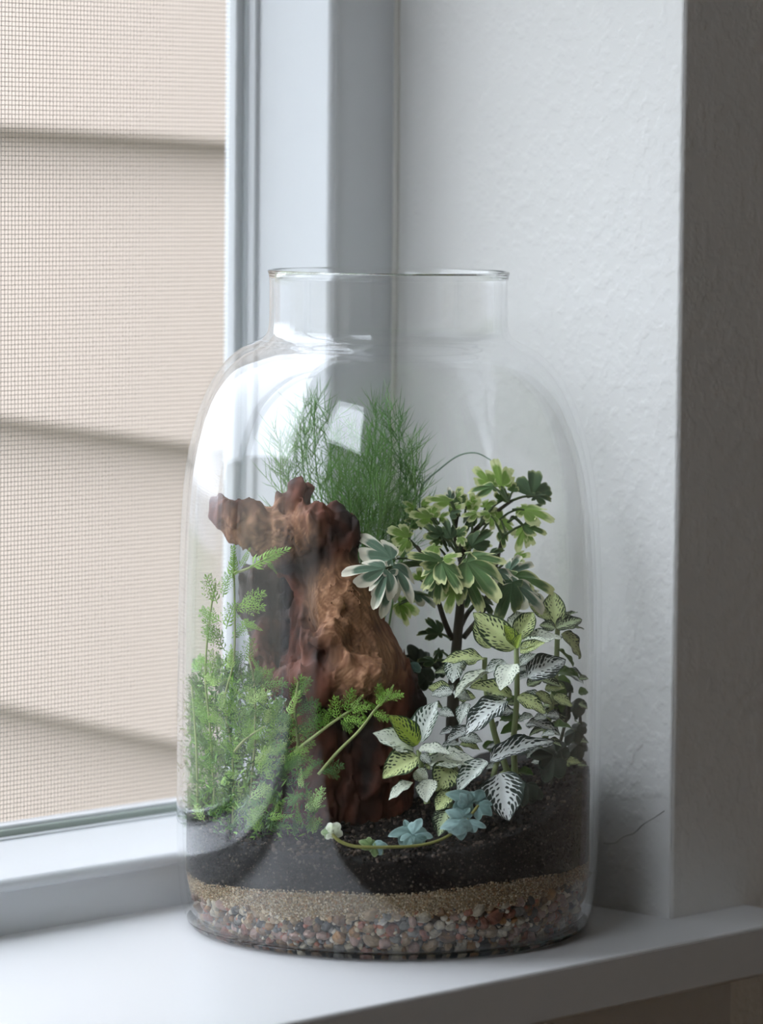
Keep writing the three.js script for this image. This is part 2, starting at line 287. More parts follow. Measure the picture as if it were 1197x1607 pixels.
  { mesh('sand_bed', layer((a) => gravelTop(a) - 0.001, sandTop, 0.0010), std({ color: lin(0x9c8f78), roughness: 0.9 }), sand).userData.kind = 'stuff';
    const l = []; for (let i = 0; i < 15000; i++) { const a = (rnd() * 2 - 1) * 1.9, lo = gravelTop(a) - 0.0018, hi = sandTop(a), y = lo + rnd() * (hi - lo), s = 0.00030 + 0.00045 * rnd() * rnd(), R = inner(y) - s * 0.7 - rnd() * 0.0007; l.push([V(Math.sin(a) * R, y, Math.cos(a) * R), s, shade(pick([0xbfae8e, 0xa9946f, 0x8c7654, 0xd2c6ac, 0x7a6a55, 0x9c7a5a, 0xb8a98f]), 0.22)]); }
    inst('sand_grains', grain, std({ color: 0xffffff, roughness: 0.8 }), l, sand); }
  const soil = thing('potting_soil', 'dark crumbly potting soil banked up towards the right of the jar', 'soil', V(0, 0, 0), TURN); soil.userData.kind = 'stuff';
  { const n = 140, rings = 46, pos = [], idx = [], m = rings + 10;
    for (let i = 0; i < n; i++) { const a = i / n * Math.PI * 2, cs = Math.cos(a), sn = Math.sin(a), R1 = RIN - 0.0004;
      for (let j = 0; j < m; j++) { if (j < rings) { const r = R1 * Math.pow(j / (rings - 1), 0.9); pos.push(sn * r, soilTop(sn * r, cs * r), cs * r); } else { const t = (j - rings + 1) / 10, y = lerp(soilTop(sn * R1, cs * R1), sandTop(a) - 0.001, t), r = R1 - 0.0003 * (1 + noise(sn * 120, y * 600, cs * 120)); pos.push(sn * r, y, cs * r); } } }
    for (let i = 0; i < n; i++) for (let j = 0; j < m - 1; j++) { const a = i * m + j, b = ((i + 1) % n) * m + j; idx.push(a, a + 1, b, b, a + 1, b + 1); }
    const g = new THREE.BufferGeometry(); g.setAttribute('position', new THREE.Float32BufferAttribute(pos, 3)); g.setIndex(idx); g.computeVertexNormals();
    mesh('soil_bed', g, std({ color: lin(0x151210), roughness: 0.95 }), soil).userData.kind = 'stuff';
    const l = [];
    for (let i = 0; i < 9000; i++) { const a = (rnd() * 2 - 1) * 2.0, r = RIN * Math.sqrt(rnd()) * 0.995, x = Math.sin(a) * r, z = Math.cos(a) * r, s = 0.00025 + 0.0011 * Math.pow(rnd(), 3); l.push([V(x, soilTop(x, z) + s * 0.3, z), s, shade(pick([0x1d1916, 0x2a2420, 0x141210, 0x332c26, 0x5a4e44, 0x1f1a16, 0x6d6056]), 0.25)]); }
    for (let i = 0; i < 9000; i++) { const a = (rnd() * 2 - 1) * 1.9, x = Math.sin(a), z = Math.cos(a), lo = sandTop(a) - 0.001, hi = soilTop(x * RIN, z * RIN), y = lerp(lo, hi, rnd()), s = 0.00022 + 0.0007 * Math.pow(rnd(), 3), R = RIN - s * 0.6 - 0.0003; l.push([V(x * R, y, z * R), s, shade(pick([0x151311, 0x1e1a17, 0x0f0e0d, 0x25201c, 0x302a25, 0x5c534a]), 0.25)]); }
    inst('soil_crumbs', grain, std({ color: 0xffffff, roughness: 0.9 }), l, soil); }
}

// ───────────────────────── driftwood ─────────────────────────
// surface nets over a signed distance
function surfaceNets(f, lo, hi, cell) {
  const n = [0, 1, 2].map((k) => Math.ceil((hi[k] - lo[k]) / cell) + 1), [nx, ny, nz] = n, F = new Float32Array(nx * ny * nz), at = (i, j, k) => (k * ny + j) * nx + i;
  for (let k = 0; k < nz; k++) for (let j = 0; j < ny; j++) for (let i = 0; i < nx; i++) F[at(i, j, k)] = f(lo[0] + i * cell, lo[1] + j * cell, lo[2] + k * cell);
  const id = new Int32Array(nx * ny * nz).fill(-1), pos = [], idx = [];
  const E = [[0, 1], [2, 3], [4, 5], [6, 7], [0, 2], [1, 3], [4, 6], [5, 7], [0, 4], [1, 5], [2, 6], [3, 7]];
  for (let k = 0; k < nz - 1; k++) for (let j = 0; j < ny - 1; j++) for (let i = 0; i < nx - 1; i++) {
    const c = []; let m = 0; for (let q = 0; q < 8; q++) { const v = F[at(i + (q & 1), j + ((q >> 1) & 1), k + (q >> 2))]; c.push(v); if (v < 0) m |= 1 << q; }
    if (m === 0 || m === 255) continue;
    let x = 0, y = 0, z = 0, t = 0;
    for (const [a, b] of E) { if ((c[a] < 0) === (c[b] < 0)) continue; const s = c[a] / (c[a] - c[b]); x += lerp(a & 1, b & 1, s); y += lerp((a >> 1) & 1, (b >> 1) & 1, s); z += lerp(a >> 2, b >> 2, s); t++; }
    id[at(i, j, k)] = pos.length / 3; pos.push(lo[0] + (i + x / t) * cell, lo[1] + (j + y / t) * cell, lo[2] + (k + z / t) * cell);
  }
  const quad = (a, b, c, d, flip) => { if (a < 0 || b < 0 || c < 0 || d < 0) return; flip ? idx.push(a, c, b, a, d, c) : idx.push(a, b, c, a, c, d); };
  for (let k = 1; k < nz - 1; k++) for (let j = 1; j < ny - 1; j++) for (let i = 1; i < nx - 1; i++) {
    const v = F[at(i, j, k)] < 0;
    if (v !== (F[at(i + 1, j, k)] < 0)) quad(id[at(i, j - 1, k - 1)], id[at(i, j, k - 1)], id[at(i, j, k)], id[at(i, j - 1, k)], !v);
    if (v !== (F[at(i, j + 1, k)] < 0)) quad(id[at(i - 1, j, k - 1)], id[at(i - 1, j, k)], id[at(i, j, k)], id[at(i, j, k - 1)], !v);
    if (v !== (F[at(i, j, k + 1)] < 0)) quad(id[at(i - 1, j - 1, k)], id[at(i, j - 1, k)], id[at(i, j, k)], id[at(i - 1, j, k)], !v);
  }
  const g = new THREE.BufferGeometry(); g.setAttribute('position', new THREE.Float32BufferAttribute(pos, 3)); g.setIndex(idx); g.computeVertexNormals();
  return g;
}
{
  const cap = (x0, y0, d0, r0, x1, y1, d1, r1) => { const a = P(x0, y0, d0), b = P(x1, y1, d1); return [a, b.sub(a), r0 * PX, r1 * PX]; };
  const add = [
    cap(348, 802, 0.014, 19, 388, 820, 0.013, 25), cap(388, 820, 0.013, 25, 430, 842, 0.012, 30), cap(430, 845, 0.012, 30, 490, 858, 0.006, 34),
    cap(492, 828, 0.016, 36, 518, 832, 0.012, 40), cap(512, 860, 0.008, 40, 536, 945, 0.016, 46), cap(536, 945, 0.016, 46, 574, 1040, 0.018, 52),
    cap(574, 1040, 0.016, 52, 616, 1104, 0.012, 40), cap(598, 1090, 0.010, 48, 574, 1260, 0.0, 66), cap(508, 890, 0.0, 34, 496, 1030, -0.002, 38),
    cap(500, 1110, 0.012, 42, 505, 1270, 0.004, 78), cap(470, 1120, 0.000, 24, 440, 1270, 0.0, 48), cap(440, 845, 0.008, 30, 470, 885, 0.004, 26),
    cap(500, 1004, 0.036, 22, 522, 1000, 0.034, 25), cap(470, 1060, 0.030, 14, 505, 1072, 0.036, 28), cap(505, 1050, 0.034, 22, 540, 1078, 0.036, 22), cap(548, 1046, 0.040, 24, 572, 1056, 0.040, 27),
    cap(400, 1000, 0.000, 10, 420, 1060, 0.004, 14), cap(425, 1068, 0.008, 12, 470, 1062, 0.020, 18),
  ];
  const plate = [P(395, 905, -0.012), P(440, 885, -0.014), P(462, 980, -0.016), P(450, 1070, -0.008), P(412, 1060, -0.006), P(398, 970, -0.010)];   // a flat face at the left, behind the hollow
  const knob = [cap(458, 792, 0.010, 13, 468, 772, 0.010, 13), cap(447, 792, 0.012, 6, 446, 787, 0.012, 6), cap(474, 776, 0.008, 9, 481, 770, 0.008, 6)];
  const cut = [cap(462, 832, 0.036, 13, 466, 858, 0.034, 13), cap(480, 838, 0.042, 6, 492, 866, 0.034, 7), cap(556, 1040, 0.058, 9, 556, 1068, 0.058, 9), cap(506, 994, 0.052, 13, 524, 992, 0.052, 11), cap(540, 1012, 0.046, 8, 528, 1030, 0.046, 8), cap(578, 905, 0.046, 5, 578, 908, 0.044, 5), cap(448, 905, 0.016, 18, 462, 1030, 0.020, 20)];
  const P0 = P(426, 980, -0.012), edges = plate.map((a, i) => [a, plate[(i + 1) % 6].clone().sub(a), 0.0035, 0.0035]), spokes = plate.map((a) => [a, P0.clone().sub(a), 0.0045, 0.0055]);
  const dist = ([a, d, r0, r1], x, y, z) => { const px = x - a.x, py = y - a.y, pz = z - a.z, t = clamp((px * d.x + py * d.y + pz * d.z) / d.lengthSq(), 0, 1); return Math.hypot(px - d.x * t, py - d.y * t, pz - d.z * t) - lerp(r0, r1, t); };
  const smin = (a, b, k) => { const h = Math.max(k - Math.abs(a - b), 0) / k; return Math.min(a, b) - h * h * k * 0.25; };
  const ridge = (x, y, z) => { let s = 0, a = 1; for (let o = 0; o < 3; o++, a *= 0.5, x *= 2.1, y *= 2.1, z *= 2.1) s += a * (1 - Math.abs(noise(x + o * 5, y, z))); return s / 1.75; };
  const f = (x, y, z) => {
    let s = 1; for (const c of add) s = smin(s, dist(c, x, y, z), 0.007);
    for (let i = 0; i < plate.length; i++) { s = smin(s, dist(edges[i], x, y, z), 0.004); s = smin(s, dist(spokes[i], x, y, z), 0.006); }
    for (const c of knob) s = smin(s, dist(c, x, y, z), 0.003);
    if (s > 0.012) return s;
    for (const c of cut) s = -smin(-s, dist(c, x, y, z), 0.004);
    const smoothTrunk = smooth(0.0, 0.02, dist(add[4], x, y, z) < 0.004 || dist(add[5], x, y, z) < 0.004 ? 0 : 0.02);   // the trunk is worn smooth
    const k = lerp(0.35, 1, smoothTrunk);
    return s + k * (0.0075 * (0.62 - ridge(x * 85, y * 50, z * 85)) + 0.0020 * noise(x * 260, y * 120, z * 260)) + 0.0007 * noise(x * 700, y * 140, z * 700) + k * 0.0022 * (0.5 - ridge(x * 230, y * 130, z * 230));
  };
  const lo = P(310, 1290, 0), hi = P(690, 740, 0);
  const g = surfaceNets(f, [lo.x, 0.036, -0.035], [hi.x, hi.y, 0.062], 0.00105);
  const p = g.attributes.position, n = g.attributes.normal, col = new Float32Array(p.count * 3), c = new THREE.Color();
  const dark = lin(0x241410), red = lin(0x74402c), tan = lin(0xb08058), pale = lin(0xd6b090), darkBrown = lin(0x2e2622);
  const tA = P(345, 800, 0.01), tB = P(470, 850, 0.01), tC = P(545, 940, 0.01), tD = P(580, 1030, 0.01);
  for (let i = 0; i < p.count; i++) {
    const x = p.getX(i), y = p.getY(i), z = p.getZ(i), q = V(x, y, z);
    const worn = Math.max(smooth(0.026, 0.010, Math.hypot(x - tC.x, y - tC.y)), smooth(0.024, 0.008, Math.hypot(x - tD.x, y - tD.y)) * 0.9, smooth(0.03, 0.012, Math.hypot(x - lerp(tA.x, tB.x, 0.62), (y - lerp(tA.y, tB.y, 0.62)) * 1.5)) * 0.8);
    const fibre = noise(x * 900 + 40 * noise(x * 40, y * 30, z * 40), y * 110, z * 900), blot = fbm(x * 60, y * 45, z * 60, 3);
    c.copy(red).lerp(dark, clamp(0.5 - blot * 2.0, 0, 1)).lerp(tan, clamp(worn * (0.65 + 0.3 * fibre), 0, 1)).lerp(pale, clamp(worn * 0.35 * (fibre + blot), 0, 1));
    const hollowShade = smooth(0.004, -0.003, z) * smooth(P(470, 950, 0).x, P(445, 950, 0).x, x) * smooth(P(0, 885, 0).y + 0.004, P(0, 900, 0).y, y);   // flat face darkened: the hollow's shade put into the colour
    c.lerp(darkBrown, hollowShade * 0.9).multiplyScalar(1 + 0.22 * fibre);
    col.set([c.r, c.g, c.b], i * 3);
  }
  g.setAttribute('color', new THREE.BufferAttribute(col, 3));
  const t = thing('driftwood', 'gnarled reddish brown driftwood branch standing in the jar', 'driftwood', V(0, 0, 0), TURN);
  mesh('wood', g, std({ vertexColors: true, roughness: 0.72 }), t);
}

// ───────────────────────── leaves and stems ─────────────────────────
const leafMat = (o) => new THREE.MeshPhysicalMaterial({ roughness: 0.9, transmission: 0.15, thickness: 0, side: THREE.DoubleSide, ...o });
const LIM = 0.0948;
const hold = (q, lim = LIM) => { const r = Math.hypot(q.x, q.z); if (r > lim) { const m = Math.max(0, lim * lim - q.x * q.x); if (Math.abs(q.x) < lim) q.z = Math.sign(q.z) * Math.sqrt(m); else { q.x = Math.sign(q.x) * lim; q.z = 0; } } return q; };
// sets a unit leaf (base at 0, tip at +y, face +z) between two points of the jar's frame
function leafAt(parent, name, geo, mat, base, tip, width, face, bend = 1) {
  const m = mesh(name, geo, mat, parent), y = tip.clone().sub(base), len = y.length(); y.normalize();
  const z = face.clone().addScaledVector(y, -face.dot(y)).normalize(), x = y.clone().cross(z);
  const sc = (len + width) / 2 * bend;
  const M = new THREE.Matrix4().makeBasis(x.multiplyScalar(width), y.multiplyScalar(len), z.multiplyScalar(sc)).setPosition(base);
  m.applyMatrix4(M);
  return m;
}
function stemGeo(pts, r0, r1, seg = 12, rad = 6) {
  const c = new THREE.CatmullRomCurve3(pts), g = new THREE.TubeGeometry(c, seg, 1, rad), p = g.attributes.position, n = g.attributes.normal;
  for (let i = 0; i <= seg; i++) { const r = lerp(r0, r1, i / seg), o = c.getPointAt(i / seg); for (let j = 0; j <= rad; j++) { const k = i * (rad + 1) + j; p.setXYZ(k, o.x + n.getX(k) * r, o.y + n.getY(k) * r, o.z + n.getZ(k) * r); } }
  return g;
}
const bow = (a, b, up = 0.15) => [a, a.clone().lerp(b, 0.5).add(V(0, a.distanceTo(b) * up, 0)), b];

// nerve plant leaf: oval with a drawn-out tip, folded along the midrib, quilted and drooping
function nerveLeaf(fold, droop, ripple, seed) {
  const nu = 14, nv = 22, pos = [], uv = [], idx = [];
  for (let j = 0; j <= nv; j++) { const v = j / nv, w = 0.5 * Math.pow(Math.sin(Math.PI * Math.pow(v, 0.78)), 0.72) * (1 - 0.25 * smooth(0.75, 1, v));
    for (let i = 0; i <= nu; i++) { const u = i / nu * 2 - 1, a = Math.abs(u);
      const q = v * 6.5 - a * 1.6, quilt = 0.018 * Math.cos(q * Math.PI * 2) * a * (1 - a) * 4 * Math.min(1, w * 4);
      pos.push(u * w * (1 + 0.04 * noise(v * 7, seed, u > 0 ? 1 : 5)), v, fold * a * w - droop * v * v + droop * 0.35 * v + quilt + ripple * a * a * Math.sin(v * 15 + seed + (u > 0 ? 0 : 2)));
      uv.push(u * 0.5 + 0.5, v); } }
  for (let j = 0; j < nv; j++) for (let i = 0; i < nu; i++) { const a = j * (nu + 1) + i, b = a + nu + 1; idx.push(a, a + 1, b, b, a + 1, b + 1); }
  const g = new THREE.BufferGeometry(); g.setAttribute('position', new THREE.Float32BufferAttribute(pos, 3)); g.setAttribute('uv', new THREE.Float32BufferAttribute(uv, 2)); g.setIndex(idx); g.computeVertexNormals(); return g;
}
const nerveGeo = [nerveLeaf(0.35, 0.22, 0.03, 1), nerveLeaf(0.22, 0.35, 0.04, 4), nerveLeaf(0.5, 0.12, 0.025, 8), nerveLeaf(0.3, 0.5, 0.03, 13)];
// pale net of veins with dark islands between them; size: how large the islands are
function nervePattern(pale, dark, size, seed, edge = 0.9) {   // edge: where the dark rim begins
  const P0 = new THREE.Color(pale), D0 = new THREE.Color(dark), c = new THREE.Color();
  return dataTexture(192, 256, (u, v) => {
    const s = u < 0.5 ? 1 : 2, x0 = Math.abs(u * 2 - 1), wx = 0.035 * noise(u * 9, v * 9, seed), wy = 0.03 * noise(u * 8 + 9, v * 8, seed);
    const x = clamp(x0 + wx, 0, 1.1), y = v + wy;
    const q = (y - 0.36 * Math.pow(x, 1.2)) * 9.5 + s * 0.37 + seed, iq = Math.floor(q), fq = q - iq, p = x * 3.6 + hash(iq, s, seed), ip = Math.floor(p), fp = p - ip;
    const across = (fq - 0.5) * 2 + 0.25 * (hash(iq, ip, 5) - 0.5), along = (fp - 0.5) * 2;
    const big = size * (0.35 + 0.8 * x) * (0.65 + 0.7 * hash(iq, ip, s + seed)) * smooth(0.05, 0.22, x);
    let k = smooth(0.12, -0.12, Math.hypot(across, along * 0.7) - big);
    k = Math.max(k, smooth(edge - 0.05, edge + 0.04, x0 + 0.06 * noise(v * 26, s, seed)) * 0.95, smooth(0.95, 0.995, v));
    c.copy(P0).lerp(D0, k); const t = 1 + 0.1 * noise(u * 5, v * 5, seed + 3);
    const e = c.clone().multiplyScalar(t).convertLinearToSRGB();
    return [clamp(e.r, 0, 1) * 255, clamp(e.g, 0, 1) * 255, clamp(e.b, 0, 1) * 255];
  });
}
const nerveLook = (o) => leafMat({ transmission: 0.06, ...o });
const nerveMat = {
  Y: nerveLook({ map: nervePattern(0xd6e2a0, 0x26401f, 0.66, 1, 0.89) }), B: nerveLook({ map: nervePattern(0xc2d95a, 0x22441c, 0.72, 2, 0.9), transmission: 0.4 }),
  W: nerveLook({ map: nervePattern(0xf1f7ee, 0x2c4a34, 0.66, 3, 0.9) }), D: nerveLook({ map: nervePattern(0xf4f9f4, 0x22332a, 0.92, 5, 0.88) }), P: nerveLook({ map: nervePattern(0xf1f7e4, 0x2c4a2a, 0.40, 7, 0.92) }),
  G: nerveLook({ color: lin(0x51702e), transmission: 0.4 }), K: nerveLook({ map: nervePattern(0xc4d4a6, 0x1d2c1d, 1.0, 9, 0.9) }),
};
const rl = rng(77);
// one nerve plant: list of leaves [base, tip, width, pattern, shape, depth at base, depth at tip, face]
function nervePlant(label, origin, crop, leaves, stems, fill) {
  const at = (x, y, d) => hold(P(crop[0] + x / crop[2], crop[1] + y / crop[2], d));
  const t = thing('nerve_plant', label, 'plant', V(0, 0, 0), TURN, 'nerve plants in the jar');
  for (const s of stems) mesh('stem', stemGeo(s.map(([x, y, d]) => at(x, y, d)), 0.0016, 0.0012, 14, 7), std({ color: lin(0x9fae78), roughness: 0.7 }), t);
  for (const [b, e, w, k, g, d0, d1, f] of leaves) {
    const face = V(...(f ?? [-0.3, 0.62, 0.75])).add(V(-0.15, 0.12, 0)).add(V((rl() - 0.5) * 0.3, (rl() - 0.5) * 0.3, (rl() - 0.5) * 0.2));
    leafAt(t, 'leaf', nerveGeo[g], nerveMat[k], at(b[0], b[1], d0), at(e[0], e[1], d1), 1.22 * w / crop[2] * PX, face);
  }
  if (fill) { const [n, x0, x1, y0, y1, z0, z1, len, kinds] = fill;     // the many smaller leaves deeper in the plant
    for (let i = 0; i < n; i++) { const b = hold(P(lerp(x0, x1, rl()), lerp(y0, y1, rl()), lerp(z0, z1, rl())), 0.09), a = (rl() - 0.5) * 4.4, L = len * PX * (0.7 + 0.6 * rl()), e = hold(b.clone().add(V(Math.sin(a) * L, (0.35 * Math.cos(a) - 0.1) * L, 0.6 * (rl() - 0.2) * L)));
      leafAt(t, 'leaf', nerveGeo[Math.floor(rl() * 4)], nerveMat[kinds[Math.floor(rl() * kinds.length)]], b, e, L * 0.68, V((rl() - 0.5) * 0.7 - 0.15, 0.75, 0.4 + 0.4 * rl())); } }
  return t;
}
const CROP = [560, 930, 2.9925];
nervePlant('tall nerve plant with a pale green rosette on top and white-veined leaves below', null, CROP, [
  // the top rosette
  [[735, 200], [800, 72], 85, 'P', 0, 0.030, 0.012, [0, 0.7, 0.7]], [[745, 265], [545, 92], 112, 'Y', 0, 0.036, 0.034, [-0.1, 0.35, 0.95]], [[745, 225], [830, 86], 84, 'Y', 2, 0.034, 0.026, [0.1, 0.25, 0.95]],
  [[628, 262], [552, 118], 72, 'Y', 0, 0.026, 0.020], [[785, 232], [966, 186], 84, 'P', 1, 0.036, 0.028, [0.05, 0.75, 0.65]], [[760, 262], [900, 218], 62, 'P', 0, 0.042, 0.046, [0.0, 0.8, 0.6]], [[765, 278], [880, 232], 52, 'Y', 2, 0.044, 0.050, [0.1, 0.4, 0.9]],
  [[750, 248], [692, 150], 52, 'B', 2, 0.040, 0.040, [0.4, 0.2, 0.9]], [[748, 262], [770, 190], 40, 'B', 2, 0.042, 0.043, [-0.2, 0.2, 0.9]],
  // second tier
  [[598, 312], [400, 300], 92, 'Y', 1, 0.034, 0.040, [-0.1, 0.8, 0.6]], [[480, 305], [440, 412], 92, 'W', 1, 0.030, 0.038, [-0.3, 0.5, 0.8]], [[560, 330], [500, 300], 50, 'Y', 1, 0.026, 0.024],
  [[800, 398], [980, 296], 118, 'D', 1, 0.040, 0.034, [0.1, 0.6, 0.8]], [[735, 335], [668, 438], 104, 'P', 1, 0.044, 0.056, [-0.2, 0.7, 0.7]], [[620, 372], [452, 488], 74, 'P', 2, 0.040, 0.050, [-0.5, 0.7, 0.6]], [[700, 330], [600, 372], 60, 'W', 0, 0.036, 0.042],
  [[765, 345], [840, 280], 55, 'W', 0, 0.038, 0.036], [[728, 490], [538, 428], 92, 'Y', 0, 0.044, 0.050, [-0.1, 0.8, 0.6]], [[752, 490], [888, 550], 78, 'Y', 1, 0.046, 0.052, [0.0, 0.75, 0.65]], [[840, 470], [925, 520], 44, 'Y', 1, 0.036, 0.034],
  [[440, 460], [330, 440], 60, 'Y', 0, 0.028, 0.024], [[450, 470], [345, 475], 58, 'W', 0, 0.032, 0.030], [[800, 440], [870, 405], 55, 'K', 0, 0.030, 0.028],
  // lower tier, whiter
  [[702, 505], [498, 640], 132, 'D', 1, 0.048, 0.060, [-0.2, 0.75, 0.65]], [[520, 520], [478, 612], 58, 'W', 0, 0.040, 0.048], [[545, 640], [420, 692], 72, 'D', 0, 0.048, 0.056], [[625, 790], [922, 660], 112, 'D', 1, 0.056, 0.046, [-0.1, 0.7, 0.7]],
  [[805, 605], [982, 655], 62, 'D', 3, 0.040, 0.034, [0.1, 0.7, 0.7]], [[668, 848], [708, 1048], 168, 'D', 1, 0.060, 0.076, [0.0, 0.3, 0.95]], [[385, 560], [455, 575], 46, 'W', 0, 0.030, 0.034],
  // dull leaves in the shade behind
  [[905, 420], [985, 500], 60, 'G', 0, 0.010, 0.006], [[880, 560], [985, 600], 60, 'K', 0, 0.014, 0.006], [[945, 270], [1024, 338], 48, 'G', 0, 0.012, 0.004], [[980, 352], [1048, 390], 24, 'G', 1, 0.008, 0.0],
], [[[745, 900, 0.045], [735, 700, 0.042], [750, 500, 0.040], [748, 262, 0.040]], [[720, 880, 0.045], [640, 640, 0.038], [600, 400, 0.032], [600, 305, 0.032]], [[640, 960, 0.058], [640, 860, 0.056], [660, 790, 0.054]]], [70, 690, 890, 1040, 1215, -0.01, 0.045, 30, 'WYDWKKGD']);
nervePlant('small nerve plant with one bright lime young leaf, in front beside the driftwood', null, CROP, [
  [[285, 715], [152, 574], 92, 'B', 2, 0.060, 0.062, [0.1, 0.35, 0.95]], [[298, 708], [372, 503], 112, 'W', 2, 0.056, 0.050, [-0.3, 0.25, 0.9]], [[265, 742], [86, 640], 112, 'P', 1, 0.060, 0.062, [-0.2, 0.75, 0.65]], [[285, 772], [118, 856], 122, 'Y', 0, 0.064, 0.072, [-0.2, 0.6, 0.8]],
  [[290, 738], [436, 735], 74, 'P', 1, 0.064, 0.068, [0.0, 0.8, 0.6]], [[325, 795], [566, 770], 118, 'P', 1, 0.060, 0.062, [-0.05, 0.75, 0.65]], [[435, 805], [382, 928], 116, 'Y', 0, 0.060, 0.070, [0.3, 0.35, 0.9]], [[612, 793], [466, 934], 94, 'W', 2, 0.060, 0.070, [-0.4, 0.4, 0.8]],
  [[262, 890], [142, 958], 66, 'P', 1, 0.066, 0.072, [-0.1, 0.8, 0.6]], [[345, 878], [318, 978], 92, 'P', 0, 0.066, 0.074, [-0.3, 0.5, 0.8]], [[275, 835], [330, 890], 60, 'P', 0, 0.062, 0.066], [[442, 938], [368, 1016], 78, 'Y', 1, 0.070, 0.076, [-0.2, 0.5, 0.8]], [[432, 1020], [378, 1132], 92, 'K', 1, 0.074, 0.082, [-0.2, 0.6, 0.75]],
  [[300, 760], [345, 800], 40, 'W', 0, 0.062, 0.064],
], [[[330, 990, 0.060], [310, 860, 0.060], [288, 740, 0.060]], [[440, 1010, 0.064], [420, 900, 0.062], [425, 800, 0.060]]], [14, 635, 720, 1170, 1250, 0.045, 0.062, 22, 'PYWK']);
nervePlant('nerve plant sprig with small dark-edged leaves, leaning on the glass below the aralia', null, CROP, [
  [[940, 165], [912, -12], 96, 'Y', 0, 0.012, 0.006, [-0.1, 0.4, 0.9]], [[935, 168], [1060, 112], 74, 'K', 1, 0.016, 0.010, [0.0, 0.6, 0.8]], [[930, 168], [858, 148], 50, 'K', 0, 0.016, 0.016], [[962, 192], [1076, 305], 80, 'Y', 1, 0.016, 0.004, [0.0, 0.5, 0.85]], [[985, 165], [1070, 158], 34, 'K', 1, 0.010, 0.004], [[970, 120], [1036, 84], 34, 'K', 0, 0.006, 0.0], [[905, 120], [815, 62], 50, 'Y', 0, 0.012, 0.012],
], [[[880, 700, 0.012], [930, 420, 0.008], [942, 165, 0.012]]], [26, 850, 925, 1050, 1215, -0.03, 0.012, 26, 'GKKG']);

// ── variegated aralia: lobed, toothed leaves, green with a cream margin ──
function lobedLeaf({ lobes, green, margin, rim = 0.86, tooth = 0.06, cup = 0.25, seed = 1, depth = 0.5, power = 4 }) {
  const nf = 108, rings = [0, 0.25, 0.5, 0.68, rim - 0.05, rim + 0.03, 0.95, 1], pos = [], col = [], idx = [], G = lin(green), M = lin(margin), c = new THREE.Color();
  const span = 2.25;
  for (let i = 0; i <= nf; i++) {
    const f = lerp(-span, span, i / nf); let r = 0.30 * (1 - 0.4 * Math.abs(f) / span), li = 0, best = -1;
    lobes.forEach(([a, R, w], k) => { const t = (f - a) / w, s = R * (1 - depth * Math.pow(Math.abs(t), power)); if (Math.abs(t) < 1.35 && s > best) { best = s; li = t; } });
    r = Math.max(r, best) * (1 + tooth * Math.abs(Math.sin(f * 12 + seed)) + 0.04 * noise(f * 3, seed, 2));
    r *= smooth(span * 1.02, span * 0.86, Math.abs(f));
    for (const t of rings) {
      const rr = r * t, x = Math.sin(f) * rr, y = Math.cos(f) * rr;
      pos.push(x, y, -cup * rr * rr + 0.16 * rr * Math.abs(li) * t + 0.05 * t * t * Math.sin(f * 7 + seed) * r);
      const k = smooth(rim - 0.06, rim + 0.05, t + 0.06 * noise(f * 6, seed, t * 3));
      const vein = Math.abs(li) < 0.12 && t < 0.9 ? 0.07 : 0;
      c.copy(G).multiplyScalar(1 + 0.25 * noise(x * 5, y * 5, seed)).lerp(M, Math.max(k, vein)); col.push(c.r, c.g, c.b);
    }
  }
  const m = rings.length;
  for (let i = 0; i < nf; i++) for (let j = 0; j < m - 1; j++) { const a = i * m + j, b = a + m; idx.push(a, a + 1, b, b, a + 1, b + 1); }
  const g = new THREE.BufferGeometry(); g.setAttribute('position', new THREE.Float32BufferAttribute(pos, 3)); g.setAttribute('color', new THREE.Float32BufferAttribute(col, 3)); g.setIndex(idx); g.computeVertexNormals(); return g;
}
const L5 = [[0, 1, 0.5], [0.95, 0.86, 0.48], [-0.95, 0.86, 0.48], [1.8, 0.5, 0.4], [-1.8, 0.5, 0.4]], L3 = [[0, 1, 0.52], [1.0, 0.88, 0.52], [-1.0, 0.88, 0.52]], LA = [[0.1, 1, 0.5], [1.1, 0.78, 0.52], [-0.85, 0.95, 0.46], [-1.75, 0.5, 0.4]];
const aralia = {
  G: [L5, L3, LA].map((lobes, i) => lobedLeaf({ lobes, green: 0x55793f, margin: 0xe0e4a4, seed: i + 1, cup: 0.3 })),
  C: [L5, L3, LA].map((lobes, i) => lobedLeaf({ lobes, green: 0x628068, margin: 0xf6f2dc, rim: 0.76, seed: i + 4, cup: 0.45, tooth: 0.02 })),
  L: [L5, L3, LA].map((lobes, i) => lobedLeaf({ lobes, green: 0x8cb04c, margin: 0xe8eeb0, rim: 0.78, seed: i + 7, cup: 0.35 })),
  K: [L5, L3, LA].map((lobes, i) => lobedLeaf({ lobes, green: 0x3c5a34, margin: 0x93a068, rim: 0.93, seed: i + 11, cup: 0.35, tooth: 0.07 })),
};
const araliaMat = leafMat({ vertexColors: true, transmission: 0.15, roughness: 0.75 }), araliaThin = leafMat({ vertexColors: true, transmission: 0.45, roughness: 0.9 });
